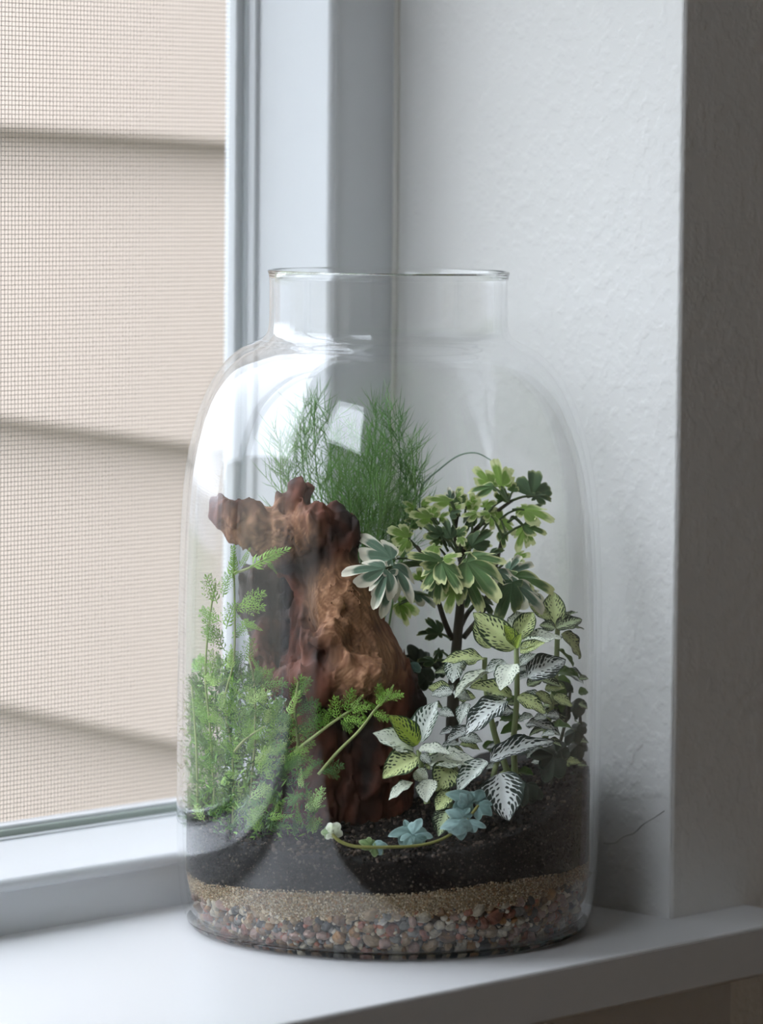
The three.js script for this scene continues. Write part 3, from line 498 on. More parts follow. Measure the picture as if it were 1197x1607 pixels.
{
  const at = (x, y, d) => hold(P(540 + x / 2.9925, 700 + y / 2.9925, d));
  const t = thing('aralia', 'variegated aralia with lobed green leaves edged in cream, tallest leafy plant in the jar', 'plant', V(0, 0, 0), TURN);
  const darkBrown = std({ color: lin(0x3f3a2c), roughness: 0.8 }), green = std({ color: lin(0x4d6238), roughness: 0.7 });
  mesh('trunk', stemGeo([at(500, 1500, -0.012), at(515, 1100, -0.010), at(530, 900, -0.008), at(545, 740, -0.006), at(552, 560, -0.006), at(556, 450, -0.006)], 0.0036, 0.0016, 30, 9), darkBrown, t);
  const limb = (...q) => mesh('stem', stemGeo(q.map((a) => at(...a)), 0.0015, 0.0008, 14, 6), darkBrown, t);
  limb([505, 905, -0.008], [470, 820, 0.0], [440, 720, 0.006], [400, 560, 0.012], [340, 470, 0.010]); limb([530, 880, -0.008], [590, 770, -0.012], [680, 700, -0.006], [760, 620, 0.004]);
  limb([552, 520, -0.006], [580, 440, -0.012], [650, 360, -0.016], [740, 290, -0.018], [790, 255, -0.018]); limb([548, 540, -0.006], [520, 400, -0.010], [540, 290, -0.014]); limb([560, 900, -0.010], [660, 760, -0.018], [745, 430, -0.024], [790, 330, -0.022]);
  const rr = rng(5);
  const leaves = [ // [base, tip, width, kind, shape, depth base, depth tip, face, foot of the petiole]
    [[190, 575], [0, 575], 118, 'C', 2, 0.036, 0.040, [0, 0.5, 0.85], [400, 560]], [[225, 530], [70, 402], 150, 'C', 2, 0.026, 0.022, [0.1, 0.4, 0.9], [400, 560]], [[205, 590], [138, 735], 138, 'C', 0, 0.036, 0.046, [-0.1, 0.5, 0.85], [400, 560]], [[232, 560], [325, 700], 135, 'C', 1, 0.032, 0.040, [0.1, 0.55, 0.8], [400, 560]], [[215, 600], [190, 790], 90, 'C', 1, 0.026, 0.032, [0.2, 0.3, 0.9], [400, 560]],
    [[460, 545], [318, 498], 112, 'G', 0, 0.022, 0.028, [-0.1, 0.6, 0.8], [540, 600]], [[458, 548], [545, 662], 128, 'G', 1, 0.026, 0.038, [0.1, 0.5, 0.85], [540, 600]], [[452, 560], [372, 650], 122, 'G', 1, 0.024, 0.034, [-0.2, 0.5, 0.85], [540, 600]], [[445, 600], [440, 722], 92, 'G', 0, 0.020, 0.030, [0, 0.4, 0.9], [540, 640]], [[468, 530], [538, 500], 62, 'L', 1, 0.026, 0.030, [0, 0.6, 0.8], [540, 600]],
    [[575, 545], [722, 674], 190, 'G', 2, 0.022, 0.036, [0.05, 0.5, 0.85], [550, 620]], [[588, 520], [752, 524], 120, 'G', 0, 0.016, 0.020, [0.1, 0.75, 0.65], [550, 620]], [[598, 470], [692, 386], 104, 'K', 1, 0.004, 0.0, [-0.2, 0.3, 0.9], [552, 545]], [[556, 585], [650, 748], 122, 'G', 1, 0.014, 0.026, [0.2, 0.4, 0.9], [550, 620]], [[520, 660], [485, 765], 118, 'L', 0, 0.020, 0.028, [-0.1, 0.4, 0.9], [545, 700]],
    [[738, 190], [706, 52], 120, 'L', 1, -0.016, -0.022, [0, 0.35, 0.9], [770, 262]], [[692, 185], [608, 92], 104, 'L', 0, -0.016, -0.020, [0, 0.4, 0.9], [770, 262]], [[700, 192], [588, 206], 82, 'G', 2, -0.012, -0.010, [0, 0.7, 0.7], [770, 262]], [[745, 185], [792, 96], 70, 'L', 1, -0.020, -0.026, [0.1, 0.4, 0.9], [770, 262]],
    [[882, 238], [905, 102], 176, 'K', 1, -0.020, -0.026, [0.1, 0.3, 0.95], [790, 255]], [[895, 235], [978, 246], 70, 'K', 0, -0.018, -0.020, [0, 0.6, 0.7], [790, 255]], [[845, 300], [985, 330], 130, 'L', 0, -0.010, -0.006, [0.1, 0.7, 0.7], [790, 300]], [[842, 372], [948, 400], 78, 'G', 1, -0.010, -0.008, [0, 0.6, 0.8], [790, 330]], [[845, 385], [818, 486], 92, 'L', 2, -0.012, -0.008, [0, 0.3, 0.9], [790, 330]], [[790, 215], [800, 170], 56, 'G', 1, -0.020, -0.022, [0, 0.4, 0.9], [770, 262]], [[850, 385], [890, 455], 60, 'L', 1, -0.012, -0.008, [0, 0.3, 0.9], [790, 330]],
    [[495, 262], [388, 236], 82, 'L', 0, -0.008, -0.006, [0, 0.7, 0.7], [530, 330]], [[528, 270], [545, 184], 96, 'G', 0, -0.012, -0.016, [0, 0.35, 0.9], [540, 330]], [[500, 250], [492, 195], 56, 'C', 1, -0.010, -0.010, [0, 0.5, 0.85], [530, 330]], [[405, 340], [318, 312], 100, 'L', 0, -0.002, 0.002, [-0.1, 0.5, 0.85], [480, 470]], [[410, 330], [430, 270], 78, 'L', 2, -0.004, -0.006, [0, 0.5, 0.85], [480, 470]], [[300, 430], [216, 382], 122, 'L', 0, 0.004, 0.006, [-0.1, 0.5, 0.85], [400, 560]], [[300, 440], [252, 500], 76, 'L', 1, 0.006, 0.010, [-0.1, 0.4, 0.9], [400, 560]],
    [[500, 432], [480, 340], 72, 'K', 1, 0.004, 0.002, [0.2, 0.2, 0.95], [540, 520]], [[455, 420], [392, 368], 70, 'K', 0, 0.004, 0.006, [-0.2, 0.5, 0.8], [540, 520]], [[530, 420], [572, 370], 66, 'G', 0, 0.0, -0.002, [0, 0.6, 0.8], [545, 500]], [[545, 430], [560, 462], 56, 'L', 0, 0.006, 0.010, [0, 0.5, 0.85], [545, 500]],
    [[660, 290], [712, 250], 82, 'L', 0, -0.014, -0.016, [0, 0.6, 0.8], [640, 365]], [[600, 310], [568, 392], 66, 'K', 1, -0.014, -0.010, [-0.2, 0.3, 0.9], [600, 400]], [[738, 345], [680, 292], 96, 'L', 0, -0.016, -0.014, [-0.1, 0.6, 0.8], [760, 420]], [[738, 350], [800, 400], 78, 'L', 1, -0.014, -0.010, [0.1, 0.5, 0.85], [760, 420]], [[690, 330], [700, 380], 70, 'L', 2, -0.012, -0.008, [0, 0.4, 0.9], [745, 430]], [[740, 400], [752, 470], 54, 'G', 1, -0.018, -0.014, [0, 0.3, 0.9], [745, 430]],
    [[775, 590], [826, 498], 96, 'C', 0, 0.006, 0.002, [0, 0.4, 0.9], [700, 690]], [[790, 595], [895, 535], 104, 'C', 0, 0.006, 0.002, [0.1, 0.5, 0.85], [700, 690]], [[800, 612], [985, 655], 108, 'G', 2, 0.012, 0.010, [0.1, 0.7, 0.7], [700, 690]], [[795, 645], [955, 762], 142, 'C', 0, 0.018, 0.020, [0.1, 0.6, 0.8], [700, 690]], [[790, 640], [738, 785], 144, 'K', 2, 0.018, 0.028, [0.1, 0.4, 0.9], [700, 690]], [[720, 585], [792, 645], 88, 'C', 1, 0.014, 0.020, [0, 0.5, 0.85], [680, 690]], [[860, 700], [960, 700], 110, 'C', 2, 0.010, 0.004, [0.1, 0.6, 0.8], [760, 650]],
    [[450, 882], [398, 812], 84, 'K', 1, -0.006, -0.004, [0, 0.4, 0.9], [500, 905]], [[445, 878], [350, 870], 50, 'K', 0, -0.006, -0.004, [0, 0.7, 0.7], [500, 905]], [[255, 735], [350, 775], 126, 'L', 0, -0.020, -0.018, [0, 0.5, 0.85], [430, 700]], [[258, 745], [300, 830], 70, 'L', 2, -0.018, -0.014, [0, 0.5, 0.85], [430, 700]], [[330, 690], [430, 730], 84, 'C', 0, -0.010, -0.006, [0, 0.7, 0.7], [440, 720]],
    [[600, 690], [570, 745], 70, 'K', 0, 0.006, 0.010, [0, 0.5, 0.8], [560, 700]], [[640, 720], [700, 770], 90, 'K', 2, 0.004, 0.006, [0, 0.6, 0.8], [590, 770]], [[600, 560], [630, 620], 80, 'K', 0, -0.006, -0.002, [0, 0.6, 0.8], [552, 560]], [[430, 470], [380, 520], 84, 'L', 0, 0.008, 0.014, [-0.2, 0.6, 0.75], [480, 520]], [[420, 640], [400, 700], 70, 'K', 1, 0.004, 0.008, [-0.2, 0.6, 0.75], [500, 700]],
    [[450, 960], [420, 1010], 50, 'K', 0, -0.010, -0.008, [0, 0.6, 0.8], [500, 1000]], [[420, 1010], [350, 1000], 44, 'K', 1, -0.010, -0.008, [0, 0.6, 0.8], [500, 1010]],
  ];
  // smaller leaves that fill the crown between the large ones
  for (let i = 0; i < 30; i++) { const c = [[330, 340], [440, 330], [520, 300], [640, 330], [700, 300], [860, 330], [450, 470], [600, 480], [740, 560], [420, 600]][i % 10], x = c[0] + (rr() - 0.5) * 130, y = c[1] + (rr() - 0.5) * 110, a = (rr() - 0.5) * 3.6, L = 46 + 34 * rr(), d = -0.026 + 0.024 * rr();
    leaves.push([[x, y], [x + Math.sin(a) * L, y - Math.cos(a) * L * 0.7], L * 1.1, 'LLGLK'[Math.floor(rr() * 5)], Math.floor(rr() * 3), d, d + 0.004, [0.3 * (rr() - 0.5), 0.6, 0.75], [lerp(x, 555, 0.35), y + 55]]); }
  for (const [b, e, w, k, g, d0, d1, f, foot] of leaves) {
    const B = at(b[0], b[1], d0), E2 = at(e[0], e[1], d1), face = V(...f).add(V((rr() - 0.5) * 0.25, (rr() - 0.5) * 0.25, (rr() - 0.5) * 0.2));
    leafAt(t, 'leaf', aralia[k][g], k === 'L' ? araliaThin : araliaMat, B, E2, Math.max(w / 2.9925 * PX, B.distanceTo(E2) * 0.7) * 0.62, face, 1.1);
    mesh('leaf_stalk', stemGeo(bow(at(foot[0], foot[1], lerp(d0, -0.006, 0.6)), B, 0.06), 0.0007, 0.00045, 6, 5), green, t);
  }
}

// ── fine-leaved feathery fern behind the driftwood ──
{
  const rr = rng(21), t = thing('feathery_fern', 'airy plant with thread-thin green needles rising behind the driftwood', 'plant', V(0, 0, 0), TURN);
  const mats = [0x6a9c4c, 0x84b066, 0x588a44].map((c) => std({ color: lin(c), roughness: 0.6 }));
  const foot = P(565, 1180, -0.03), pal = [0, 0, 1, 2];
  // a needle: a thin three-sided spindle from a along dir
  function frond(tip, bend, dens, spread) {
    const base = foot.clone().add(V((rr() - 0.5) * 0.02, 0, (rr() - 0.5) * 0.02)), c = new THREE.CatmullRomCurve3([base, base.clone().lerp(tip, 0.5).add(V(bend * 0.3, 0.006, 0)), tip.clone().lerp(base, 0.2).add(V(bend, 0.006, 0)), tip]);
    const g = [stemGeo([0, 0.33, 0.66, 1].map((s) => c.getPoint(s)), 0.0007, 0.00025, 20, 5)], pos = [], idx = [], nor = [];
    const needle = (a, b, r) => { const d = b.clone().sub(a).normalize(), u = Math.abs(d.y) < 0.9 ? V(0, 1, 0) : V(1, 0, 0), x = d.clone().cross(u).normalize(), y = d.clone().cross(x), mid = a.clone().lerp(b, 0.55).add(V(0, -0.0004, 0)), i0 = pos.length / 3;
      for (let k = 0; k < 3; k++) { const n = x.clone().multiplyScalar(Math.cos(k * 2.094)).addScaledVector(y, Math.sin(k * 2.094)); for (const [o, s] of [[a, 1], [mid, 0.9]]) { pos.push(o.x + n.x * r * s, o.y + n.y * r * s, o.z + n.z * r * s); nor.push(n.x, n.y, n.z); } }
      pos.push(b.x, b.y, b.z); nor.push(d.x, d.y, d.z);
      for (let k = 0; k < 3; k++) { const p = i0 + k * 2, q = i0 + ((k + 1) % 3) * 2; idx.push(p, q, p + 1, q, q + 1, p + 1, p + 1, q + 1, i0 + 6); } };
    for (let i = 0; i < dens; i++) {
      const s = lerp(0.42, 1, Math.pow((i + rr() * 0.7) / dens, 0.8)), o = c.getPoint(Math.min(1, s)), T = c.getTangent(Math.min(1, s)), a = i * 2.4 + rr(), side = V(Math.cos(a), 0.25 + 0.5 * rr(), Math.sin(a) * 0.8).addScaledVector(T, 0.7 + rr() * 0.5).normalize();
      const L = spread * lerp(1.1, 0.5, smooth(0.5, 1, s)) * (0.6 + 0.6 * rr()), e = o.clone().addScaledVector(side, L).add(V(0, -L * 0.1, 0));
      needle(o, e, 0.0002);
      for (let k = 0; k < 5; k++) { const q = o.clone().lerp(e, 0.25 + 0.75 * (k + 0.5) / 5), dir = side.clone().add(V((rr() - 0.5) * 1.7, (rr() - 0.3) * 1.3, (rr() - 0.5) * 1.7)).normalize(); needle(q, q.clone().addScaledVector(dir, 0.0070 + 0.0085 * rr()), 0.00017); }
    }
    const n = new THREE.BufferGeometry(); n.setAttribute('position', new THREE.Float32BufferAttribute(pos, 3)); n.setAttribute('normal', new THREE.Float32BufferAttribute(nor, 3)); n.setAttribute('uv', new THREE.Float32BufferAttribute(new Float32Array(pos.length / 3 * 2), 2)); n.setIndex(idx);
    g.push(n); mesh('frond', mergeGeometries(g), mats[pal[Math.floor(rr() * 4)]], t);
  }
  for (const [x, y, d, b, n, s] of [[494, 628, -0.03, -0.004, 30, 0.011], [470, 668, -0.02, -0.004, 28, 0.011], [450, 700, -0.028, -0.004, 26, 0.010], [452, 745, -0.02, -0.004, 26, 0.010], [590, 640, -0.034, 0.002, 32, 0.011], [560, 680, -0.018, 0, 34, 0.012], [530, 690, -0.03, 0, 34, 0.012], [625, 668, -0.03, 0.004, 28, 0.011], [635, 720, -0.022, 0.005, 30, 0.011], [640, 770, -0.03, 0.006, 28, 0.010], [600, 720, -0.012, 0.002, 36, 0.012], [575, 750, -0.03, 0, 36, 0.012], [510, 750, -0.02, 0, 30, 0.012], [540, 730, -0.010, 0, 36, 0.012], [610, 790, -0.016, 0.003, 34, 0.011], [560, 800, -0.02, 0, 34, 0.011], [595, 830, -0.03, 0, 30, 0.011], [625, 810, -0.04, 0.003, 30, 0.010], [440, 690, -0.012, -0.006, 24, 0.012], [475, 640, -0.04, -0.003, 26, 0.012], [520, 650, -0.012, -0.002, 24, 0.012], [612, 645, -0.016, 0.003, 26, 0.012], [645, 700, -0.012, 0.006, 26, 0.012], [650, 745, -0.034, 0.006, 26, 0.012], [585, 700, -0.004, 0.001, 34, 0.013], [545, 770, -0.006, -0.001, 36, 0.013], [600, 760, 0.0, 0.002, 36, 0.013]]) frond(P(x, y, d), b, Math.round(n * 0.62), s * 1.25);
}

// ── club moss: flat, forked, scale-leaved sprigs ──
function sprig(n, fork, seed) {
  const r = rng(seed), pos = [], nor = [], idx = [];
  const blade = (o, d, L, w, up) => { const s = d.clone().cross(up).normalize(), k = pos.length / 3, m = o.clone().addScaledVector(d, L * 0.5), e = o.clone().addScaledVector(d, L).addScaledVector(up, -L * 0.15); m.addScaledVector(up, L * 0.12);
    for (const q of [o, m.clone().addScaledVector(s, w).addScaledVector(up, w * 0.4), m.clone().addScaledVector(s, -w).addScaledVector(up, w * 0.4), e, m]) { pos.push(q.x, q.y, q.z); nor.push(up.x, up.y, up.z); } idx.push(k, k + 1, k + 4, k, k + 4, k + 2, k + 1, k + 3, k + 4, k + 4, k + 3, k + 2); };
  const axis = (o, d, L, n2, size, up) => { const side = d.clone().cross(up).normalize();
    for (let i = 0; i < n2; i++) { const t = (i + 0.3) / n2, q = o.clone().addScaledVector(d, L * t).addScaledVector(up, -0.25 * L * t * t), z = size * (1.1 - 0.55 * t) * (0.85 + 0.3 * r());
      for (const sg of [-1, 1]) blade(q, d.clone().multiplyScalar(0.75).addScaledVector(side, sg * (0.9 - 0.4 * t)).addScaledVector(up, 0.25 * (r() - 0.3)).normalize(), z, z * 0.125, up.clone().addScaledVector(side, sg * 0.3).normalize());
      if (i % 2) blade(q, d.clone().multiplyScalar(0.8).addScaledVector(up, 0.6).normalize(), z * 0.7, z * 0.125, up.clone().addScaledVector(d, -0.5).normalize()); }
    blade(o.clone().addScaledVector(d, L * 0.97).addScaledVector(up, -0.25 * L), d, size * 0.6, size * 0.16, up); };
  const up = V(0, 0, 1), d = V(0, 1, 0);
  axis(V(0, 0, 0), d, 0.92, n, 0.27, up);
  if (fork) for (let i = 0; i < 6; i++) { const t = 0.12 + 0.13 * i, sg = i % 2 ? 1 : -1; axis(V(0, t, -0.25 * t * t), V(sg * 0.75, 0.66, 0.1 * (r() - 0.5)).normalize(), 0.46 * (1.05 - t * 0.7), 4, 0.17, up); }
  const st = stemGeo([V(0, -0.05, 0), V(0, 0.4, -0.04), V(0, 0.9, -0.2)], 0.022, 0.012, 5, 4);
  const g = new THREE.BufferGeometry(); g.setAttribute('position', new THREE.Float32BufferAttribute(pos, 3)); g.setAttribute('normal', new THREE.Float32BufferAttribute(nor, 3)); g.setAttribute('uv', new THREE.Float32BufferAttribute(new Float32Array(pos.length / 3 * 2), 2)); g.setIndex(idx); g.computeVertexNormals();
  return mergeGeometries([g, st]);
}
const sprigGeo = [sprig(9, false, 1), sprig(7, true, 2), sprig(8, true, 3), sprig(10, false, 4), sprig(6, true, 5)];
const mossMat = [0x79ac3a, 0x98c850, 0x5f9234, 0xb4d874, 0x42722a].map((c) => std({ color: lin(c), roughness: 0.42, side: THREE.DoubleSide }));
const mossStem = std({ color: lin(0xa3b070), roughness: 0.7 });
{
  const rr = rng(31), t = thing('club_moss', 'bushy bright green club moss filling the left side of the jar', 'plant', V(0, 0, 0), TURN);
  const put = (x, y, d, ang, len, g, m, lean = 0) => { const b = hold(P(x, y, d), 0.0935), L = len * PX, e = b.clone().add(V(Math.sin(ang) * L, Math.cos(ang) * L, lean * L)); hold(e, 0.0945); leafAt(t, 'sprig', sprigGeo[g], mossMat[m], b, e, L * 0.95, V((rr() - 0.5) * 0.9, 0.25 + 0.5 * (rr() - 0.3), 0.9)); };
  const stem = (...q) => mesh('stem', stemGeo(q.map((a) => hold(P(...a), 0.094)), 0.0007, 0.0005, 24, 5), mossStem, t);
  stem([365, 1345, 0.03], [364, 1180, 0.036], [352, 1100, 0.040], [366, 1040, 0.04], [368, 950, 0.036], [366, 870, 0.034]); stem([340, 1345, 0.02], [330, 1150, 0.026], [322, 1060, 0.03], [330, 960, 0.03], [338, 915, 0.03]);
  stem([367, 1180, 0.052], [385, 1160, 0.054], [415, 1140, 0.056]); stem([310, 1335, 0.004], [308, 1180, 0.022], [300, 1080, 0.016]); 
  stem([385, 1345, 0.03], [395, 1220, 0.04], [400, 1150, 0.05], [398, 1070, 0.046], [390, 1030, 0.042]); stem([366, 900, 0.036], [390, 892, 0.038], [440, 872, 0.040]);
  // sprigs that stand out: upper column and the arm to the right
  for (const [x, y, a, l, g] of [[340, 945, -0.35, 44, 1], [350, 935, 0.2, 40, 2], [365, 905, 0.0, 46, 0], [368, 892, -0.1, 34, 0], [378, 888, 0.5, 30, 3], [395, 888, 1.05, 62, 3], [415, 880, 0.9, 30, 2], [420, 882, 2.4, 22, 0], [380, 950, 0.9, 40, 1], [372, 955, 1.4, 42, 2], [345, 975, -1.1, 40, 2], [350, 1000, -0.9, 40, 1], [355, 985, 0.3, 42, 4], [365, 1000, 0.8, 40, 2], [378, 975, 1.9, 34, 3], [352, 1020, -0.5, 40, 4], [335, 1010, -0.6, 30, 2]]) put(x, y, 0.03 + 0.012 * rr(), a, l, g, rr() < 0.6 ? 0 : 1, 0.15);
  // the bush
  let n = 0;
  for (let i = 0; i < 2600 && n < 288; i++) {
    const y = lerp(1040, 1314, Math.pow(rr(), 0.9)), left = lerp(318, 290, smooth(1020, 1120, y)), right = lerp(405, 455, smooth(1030, 1130, y)) + 45 * smooth(1120, 1260, y), x = lerp(left, right, rr());
    const q = P(x, y, 0), zmax = Math.sqrt(Math.max(0, 0.092 * 0.092 - q.x * q.x)), d = lerp(-0.01, Math.min(zmax, 0.066), Math.pow(rr(), 0.7)); if (d > zmax) continue;
    const dark = d < 0.012 || rr() < 0.12, k = dark ? (rr() < 0.5 ? 2 : 4) : [0, 0, 1, 1, 3, 2][Math.floor(rr() * 6)];  // deeper sprigs get darker greens: inner shade put into the colour
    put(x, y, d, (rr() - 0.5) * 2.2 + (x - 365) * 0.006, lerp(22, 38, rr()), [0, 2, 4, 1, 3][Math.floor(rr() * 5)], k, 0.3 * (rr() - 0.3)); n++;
  }
}
{ // the moss's inner growth: tiny leaves too many to count
  const rr = rng(41), t = scene.getObjectByName('club_moss'), list = [];
  for (let i = 0; i < 9000 && list.length < 5200; i++) {
    const y = lerp(1045, 1318, Math.pow(rr(), 0.85)), left = lerp(322, 290, smooth(1020, 1120, y)), right = lerp(400, 452, smooth(1030, 1130, y)) + 40 * smooth(1120, 1260, y), q = P(lerp(left, right, rr()), y, 0);
    const zmax = Math.sqrt(Math.max(0, 0.0925 * 0.0925 - q.x * q.x)), z = lerp(-0.03, 0.056, rr()); if (z > zmax * 0.97) continue;
    if (noise(q.x * 130, q.y * 130, z * 130) < -0.15) continue;
    list.push(V(q.x, q.y, z));
  }
  const s = new THREE.Shape(); s.moveTo(0, 0); s.quadraticCurveTo(0.2, 0.5, 0, 1); s.quadraticCurveTo(-0.2, 0.5, 0, 0);
  const im = lit(new THREE.InstancedMesh(new THREE.ShapeGeometry(s, 3), std({ color: 0xffffff, roughness: 0.5, side: THREE.DoubleSide }), list.length)), M = new THREE.Matrix4(), e = new THREE.Euler();
  list.forEach((q, i) => { const L = 0.0026 + 0.0030 * rr(); M.makeRotationFromEuler(e.set((rr() - 0.5) * 2.2, (rr() - 0.5) * 2.4, (rr() - 0.5) * 3.0)).scale(V(L, L, L)).setPosition(q); im.setMatrixAt(i, M); im.setColorAt(i, lin([0x5f9234, 0x42722a, 0x79ac3a, 0x36601f][Math.floor(rr() * 4)])); });
  im.name = 'inner_foliage'; im.userData.kind = 'stuff'; t.add(im);
}
function mossStrand(label, pts, tips, seed) {
  const rr = rng(seed), t = thing('club_moss_strand', label, 'plant', V(0, 0, 0), TURN, 'club moss strands in front of the driftwood');
  mesh('stem', stemGeo(pts.map((a) => hold(P(...a))), 0.0009, 0.0006, 20, 5), mossStem, t);
  for (const [x, y, d, a, l, g, m] of tips) { const b = hold(P(x, y, d), 0.094), L = l * PX, e = b.clone().add(V(Math.sin(a) * L, Math.cos(a) * L, 0.25 * L)); leafAt(t, 'sprig', sprigGeo[g], mossMat[m], b, e, L * 0.95, V((rr() - 0.5) * 0.6, 0.4, 0.9)); }
  return t;
}
mossStrand('longest club moss strand with bare lower stem, reaching the small nerve plant', [[500, 1215, 0.052], [530, 1180, 0.056], [565, 1145, 0.06], [590, 1112, 0.06], [612, 1090, 0.06]], [[575, 1132, 0.06, -0.4, 18, 0, 1], [585, 1118, 0.06, 1.9, 26, 1, 1], [592, 1108, 0.06, 0.5, 30, 2, 1], [600, 1100, 0.06, -0.3, 26, 1, 0], [606, 1096, 0.06, 1.2, 26, 2, 1], [608, 1094, 0.06, 0.4, 20, 0, 3], [590, 1112, 0.06, -0.9, 22, 0, 0], [503, 1212, 0.053, 1.1, 36, 1, 4], [508, 1206, 0.053, 2.0, 26, 2, 4]], 3);
mossStrand('club moss strand with a dense leafy tip crossing the lower driftwood', [[462, 1180, 0.05], [490, 1158, 0.054], [520, 1135, 0.056], [545, 1118, 0.056], [556, 1112, 0.056]], [[505, 1148, 0.055, -0.2, 42, 1, 2], [508, 1142, 0.055, 0.3, 30, 2, 0], [530, 1128, 0.056, -0.2, 34, 1, 1], [538, 1126, 0.056, 1.7, 34, 2, 1], [545, 1118, 0.056, 0.1, 36, 1, 0], [550, 1116, 0.056, 1.2, 30, 2, 1], [535, 1130, 0.056, 2.3, 24, 1, 0], [552, 1112, 0.056, 0.6, 26, 0, 3]], 5);
mossStrand('upright club moss strand between the bushy moss and the driftwood', [[470, 1200, 0.04], [466, 1150, 0.042], [462, 1110, 0.044], [468, 1070, 0.046]], [[464, 1105, 0.044, 0.1, 44, 1, 0], [466, 1092, 0.045, 0.5, 34, 2, 2], [462, 1120, 0.044, -0.8, 34, 1, 2], [466, 1120, 0.044, 0.9, 38, 2, 4], [464, 1140, 0.044, -0.9, 40, 4, 2], [468, 1150, 0.044, 0.8, 40, 1, 4], [455, 1165, 0.044, -0.6, 40, 2, 4], [480, 1165, 0.046, 0.3, 40, 1, 2], [440, 1150, 0.046, 0.4, 36, 2, 1], [430, 1160, 0.048, -0.4, 40, 1, 0]], 7);

// ── ivy: lobed leaves on a creeping vine ──
const ivyGeo = (green, margin, rim, seed) => lobedLeaf({ lobes: [[0, 1, 0.72], [1.05, 0.9, 0.68], [-1.05, 0.9, 0.68], [1.85, 0.62, 0.5], [-1.85, 0.62, 0.5]], green, margin, rim, tooth: 0.0, cup: 0.55, seed, depth: 0.32, power: 1.8 });
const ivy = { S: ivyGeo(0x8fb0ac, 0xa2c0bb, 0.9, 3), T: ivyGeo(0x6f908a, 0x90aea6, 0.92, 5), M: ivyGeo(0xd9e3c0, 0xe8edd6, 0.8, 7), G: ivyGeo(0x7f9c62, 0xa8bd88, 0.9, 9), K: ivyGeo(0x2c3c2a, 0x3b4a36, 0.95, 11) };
const ivyMat = leafMat({ vertexColors: true, transmission: 0.15, roughness: 0.62 });
function ivyPlant(label, crop, vine, leaves, colour) {
  const at = (x, y, d) => hold(P(crop[0] + x / crop[2], crop[1] + y / crop[2], d)), t = thing('ivy', label, 'ivy', V(0, 0, 0), TURN);
  for (const v of vine) mesh('vine', stemGeo(v.map((a) => at(...a)), 0.0009, 0.0007, 30, 6), std({ color: lin(colour), roughness: 0.7 }), t);
  for (const [b, e, w, k, d0, d1, f] of leaves) leafAt(t, 'leaf', ivy[k], ivyMat, at(b[0], b[1], d0), at(e[0], e[1], d1), w / crop[2] * PX * 0.62, V(...(f ?? [-0.1, 0.7, 0.7])), 1);
  return t;
}
ivyPlant('small-leaved blue-green ivy vine creeping over the soil along the front glass', CROP, [[[-120, 1130, 0.090], [-85, 1165, 0.092], [-20, 1190, 0.093], [60, 1196, 0.093], [150, 1195, 0.092], [250, 1192, 0.090], [340, 1178, 0.088], [430, 1142, 0.085], [520, 1060, 0.080], [570, 1000, 0.076]]], [
  [[500, 1075], [408, 1078], 110, 'S', 0.084, 0.088], [[478, 1075], [490, 1148], 110, 'S', 0.085, 0.090], [[500, 1060], [440, 1015], 96, 'S', 0.082, 0.084], [[520, 1080], [598, 1082], 70, 'S', 0.082, 0.084], [[500, 1050], [520, 1010], 60, 'T', 0.080, 0.080],
  [[540, 985], [446, 925], 120, 'T', 0.076, 0.078], [[555, 990], [590, 920], 110, 'T', 0.074, 0.072, [0.1, 0.5, 0.85]], [[570, 1000], [622, 1020], 110, 'T', 0.076, 0.080], [[520, 990], [500, 950], 80, 'S', 0.078, 0.080],
  [[255, 1125], [160, 1115], 100, 'T', 0.082, 0.084], [[250, 1130], [225, 1062], 60, 'T', 0.080, 0.078], [[265, 1135], [285, 1068], 92, 'S', 0.083, 0.084], [[275, 1140], [342, 1128], 86, 'S', 0.084, 0.086], [[255, 1140], [230, 1175], 90, 'T', 0.086, 0.090], [[275, 1145], [290, 1178], 90, 'T', 0.087, 0.090],
  [[80, 1190], [135, 1175], 80, 'S', 0.090, 0.091], [[80, 1195], [125, 1215], 70, 'G', 0.091, 0.092], [[60, 1185], [20, 1160], 60, 'G', 0.090, 0.091], [[65, 1190], [55, 1150], 50, 'G', 0.089, 0.089],
  [[-118, 1128], [-90, 1085], 84, 'M', 0.090, 0.091, [0, 0.4, 0.9]], [[-125, 1128], [-105, 1150], 60, 'M', 0.091, 0.092, [0, 0.4, 0.9]], [[-125, 1125], [-165, 1122], 58, 'G', 0.089, 0.090, [0, 0.4, 0.9]],
], 0x8a8a48);
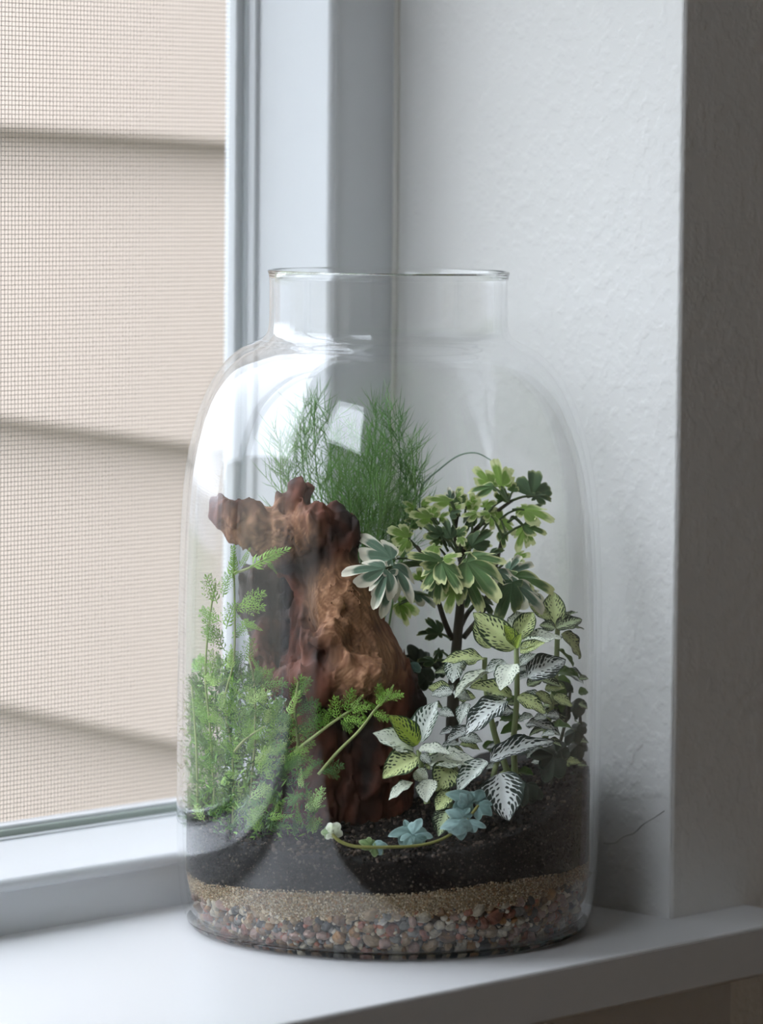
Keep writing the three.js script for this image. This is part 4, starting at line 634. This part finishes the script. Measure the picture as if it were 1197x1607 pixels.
ivyPlant('dark-leaved plant low against the right glass, in the shade of the tall nerve plant', CROP, [[[900, 1000, 0.03], [930, 800, 0.02], [990, 560, 0.006], [1000, 470, 0.004]], [[1040, 900, 0.0], [1050, 700, -0.004], [1045, 520, -0.006]]], [
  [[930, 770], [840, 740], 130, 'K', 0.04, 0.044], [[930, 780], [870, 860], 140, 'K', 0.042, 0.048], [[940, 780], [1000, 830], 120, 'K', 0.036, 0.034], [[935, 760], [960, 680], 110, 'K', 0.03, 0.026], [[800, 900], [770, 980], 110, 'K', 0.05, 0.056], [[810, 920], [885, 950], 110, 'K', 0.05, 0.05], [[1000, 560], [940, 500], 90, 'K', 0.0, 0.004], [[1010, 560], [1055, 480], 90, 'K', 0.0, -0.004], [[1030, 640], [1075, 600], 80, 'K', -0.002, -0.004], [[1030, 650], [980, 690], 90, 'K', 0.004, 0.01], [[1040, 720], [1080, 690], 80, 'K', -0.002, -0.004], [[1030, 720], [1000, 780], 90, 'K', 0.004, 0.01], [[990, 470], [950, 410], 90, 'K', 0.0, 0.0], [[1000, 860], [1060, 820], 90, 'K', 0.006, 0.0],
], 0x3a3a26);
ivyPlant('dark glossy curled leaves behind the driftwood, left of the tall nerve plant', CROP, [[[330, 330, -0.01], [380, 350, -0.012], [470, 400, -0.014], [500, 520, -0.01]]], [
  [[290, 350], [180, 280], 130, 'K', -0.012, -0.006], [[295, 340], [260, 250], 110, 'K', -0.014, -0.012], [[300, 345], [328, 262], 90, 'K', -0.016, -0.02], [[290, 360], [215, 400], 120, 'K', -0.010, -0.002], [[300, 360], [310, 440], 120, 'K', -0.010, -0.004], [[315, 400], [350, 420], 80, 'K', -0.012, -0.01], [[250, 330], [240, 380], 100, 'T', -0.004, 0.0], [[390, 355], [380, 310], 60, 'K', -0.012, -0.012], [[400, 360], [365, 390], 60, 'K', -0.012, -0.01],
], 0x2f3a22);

// a thin tendril that arches over the aralia, and two tiny shoots under the jar's shoulder
tag(mesh('tendril', stemGeo([[658, 800, -0.03], [662, 764, -0.03], [690, 736, -0.03], [722, 714, -0.028], [748, 711, -0.026], [770, 722, -0.024]].map((a) => P(...a)), 0.00045, 0.0003, 40, 5), std({ color: lin(0x7c9a80), roughness: 0.7 })), 'thin green tendril arching above the aralia towards the glass', 'tendril').rotation.y = TURN;

const renderer = new THREE.WebGLRenderer({ antialias: true });
renderer.toneMapping = THREE.LinearToneMapping;
renderer.toneMappingExposure = EXPOSURE;
renderer.shadowMap.enabled = true;
renderer.render(scene, camera);
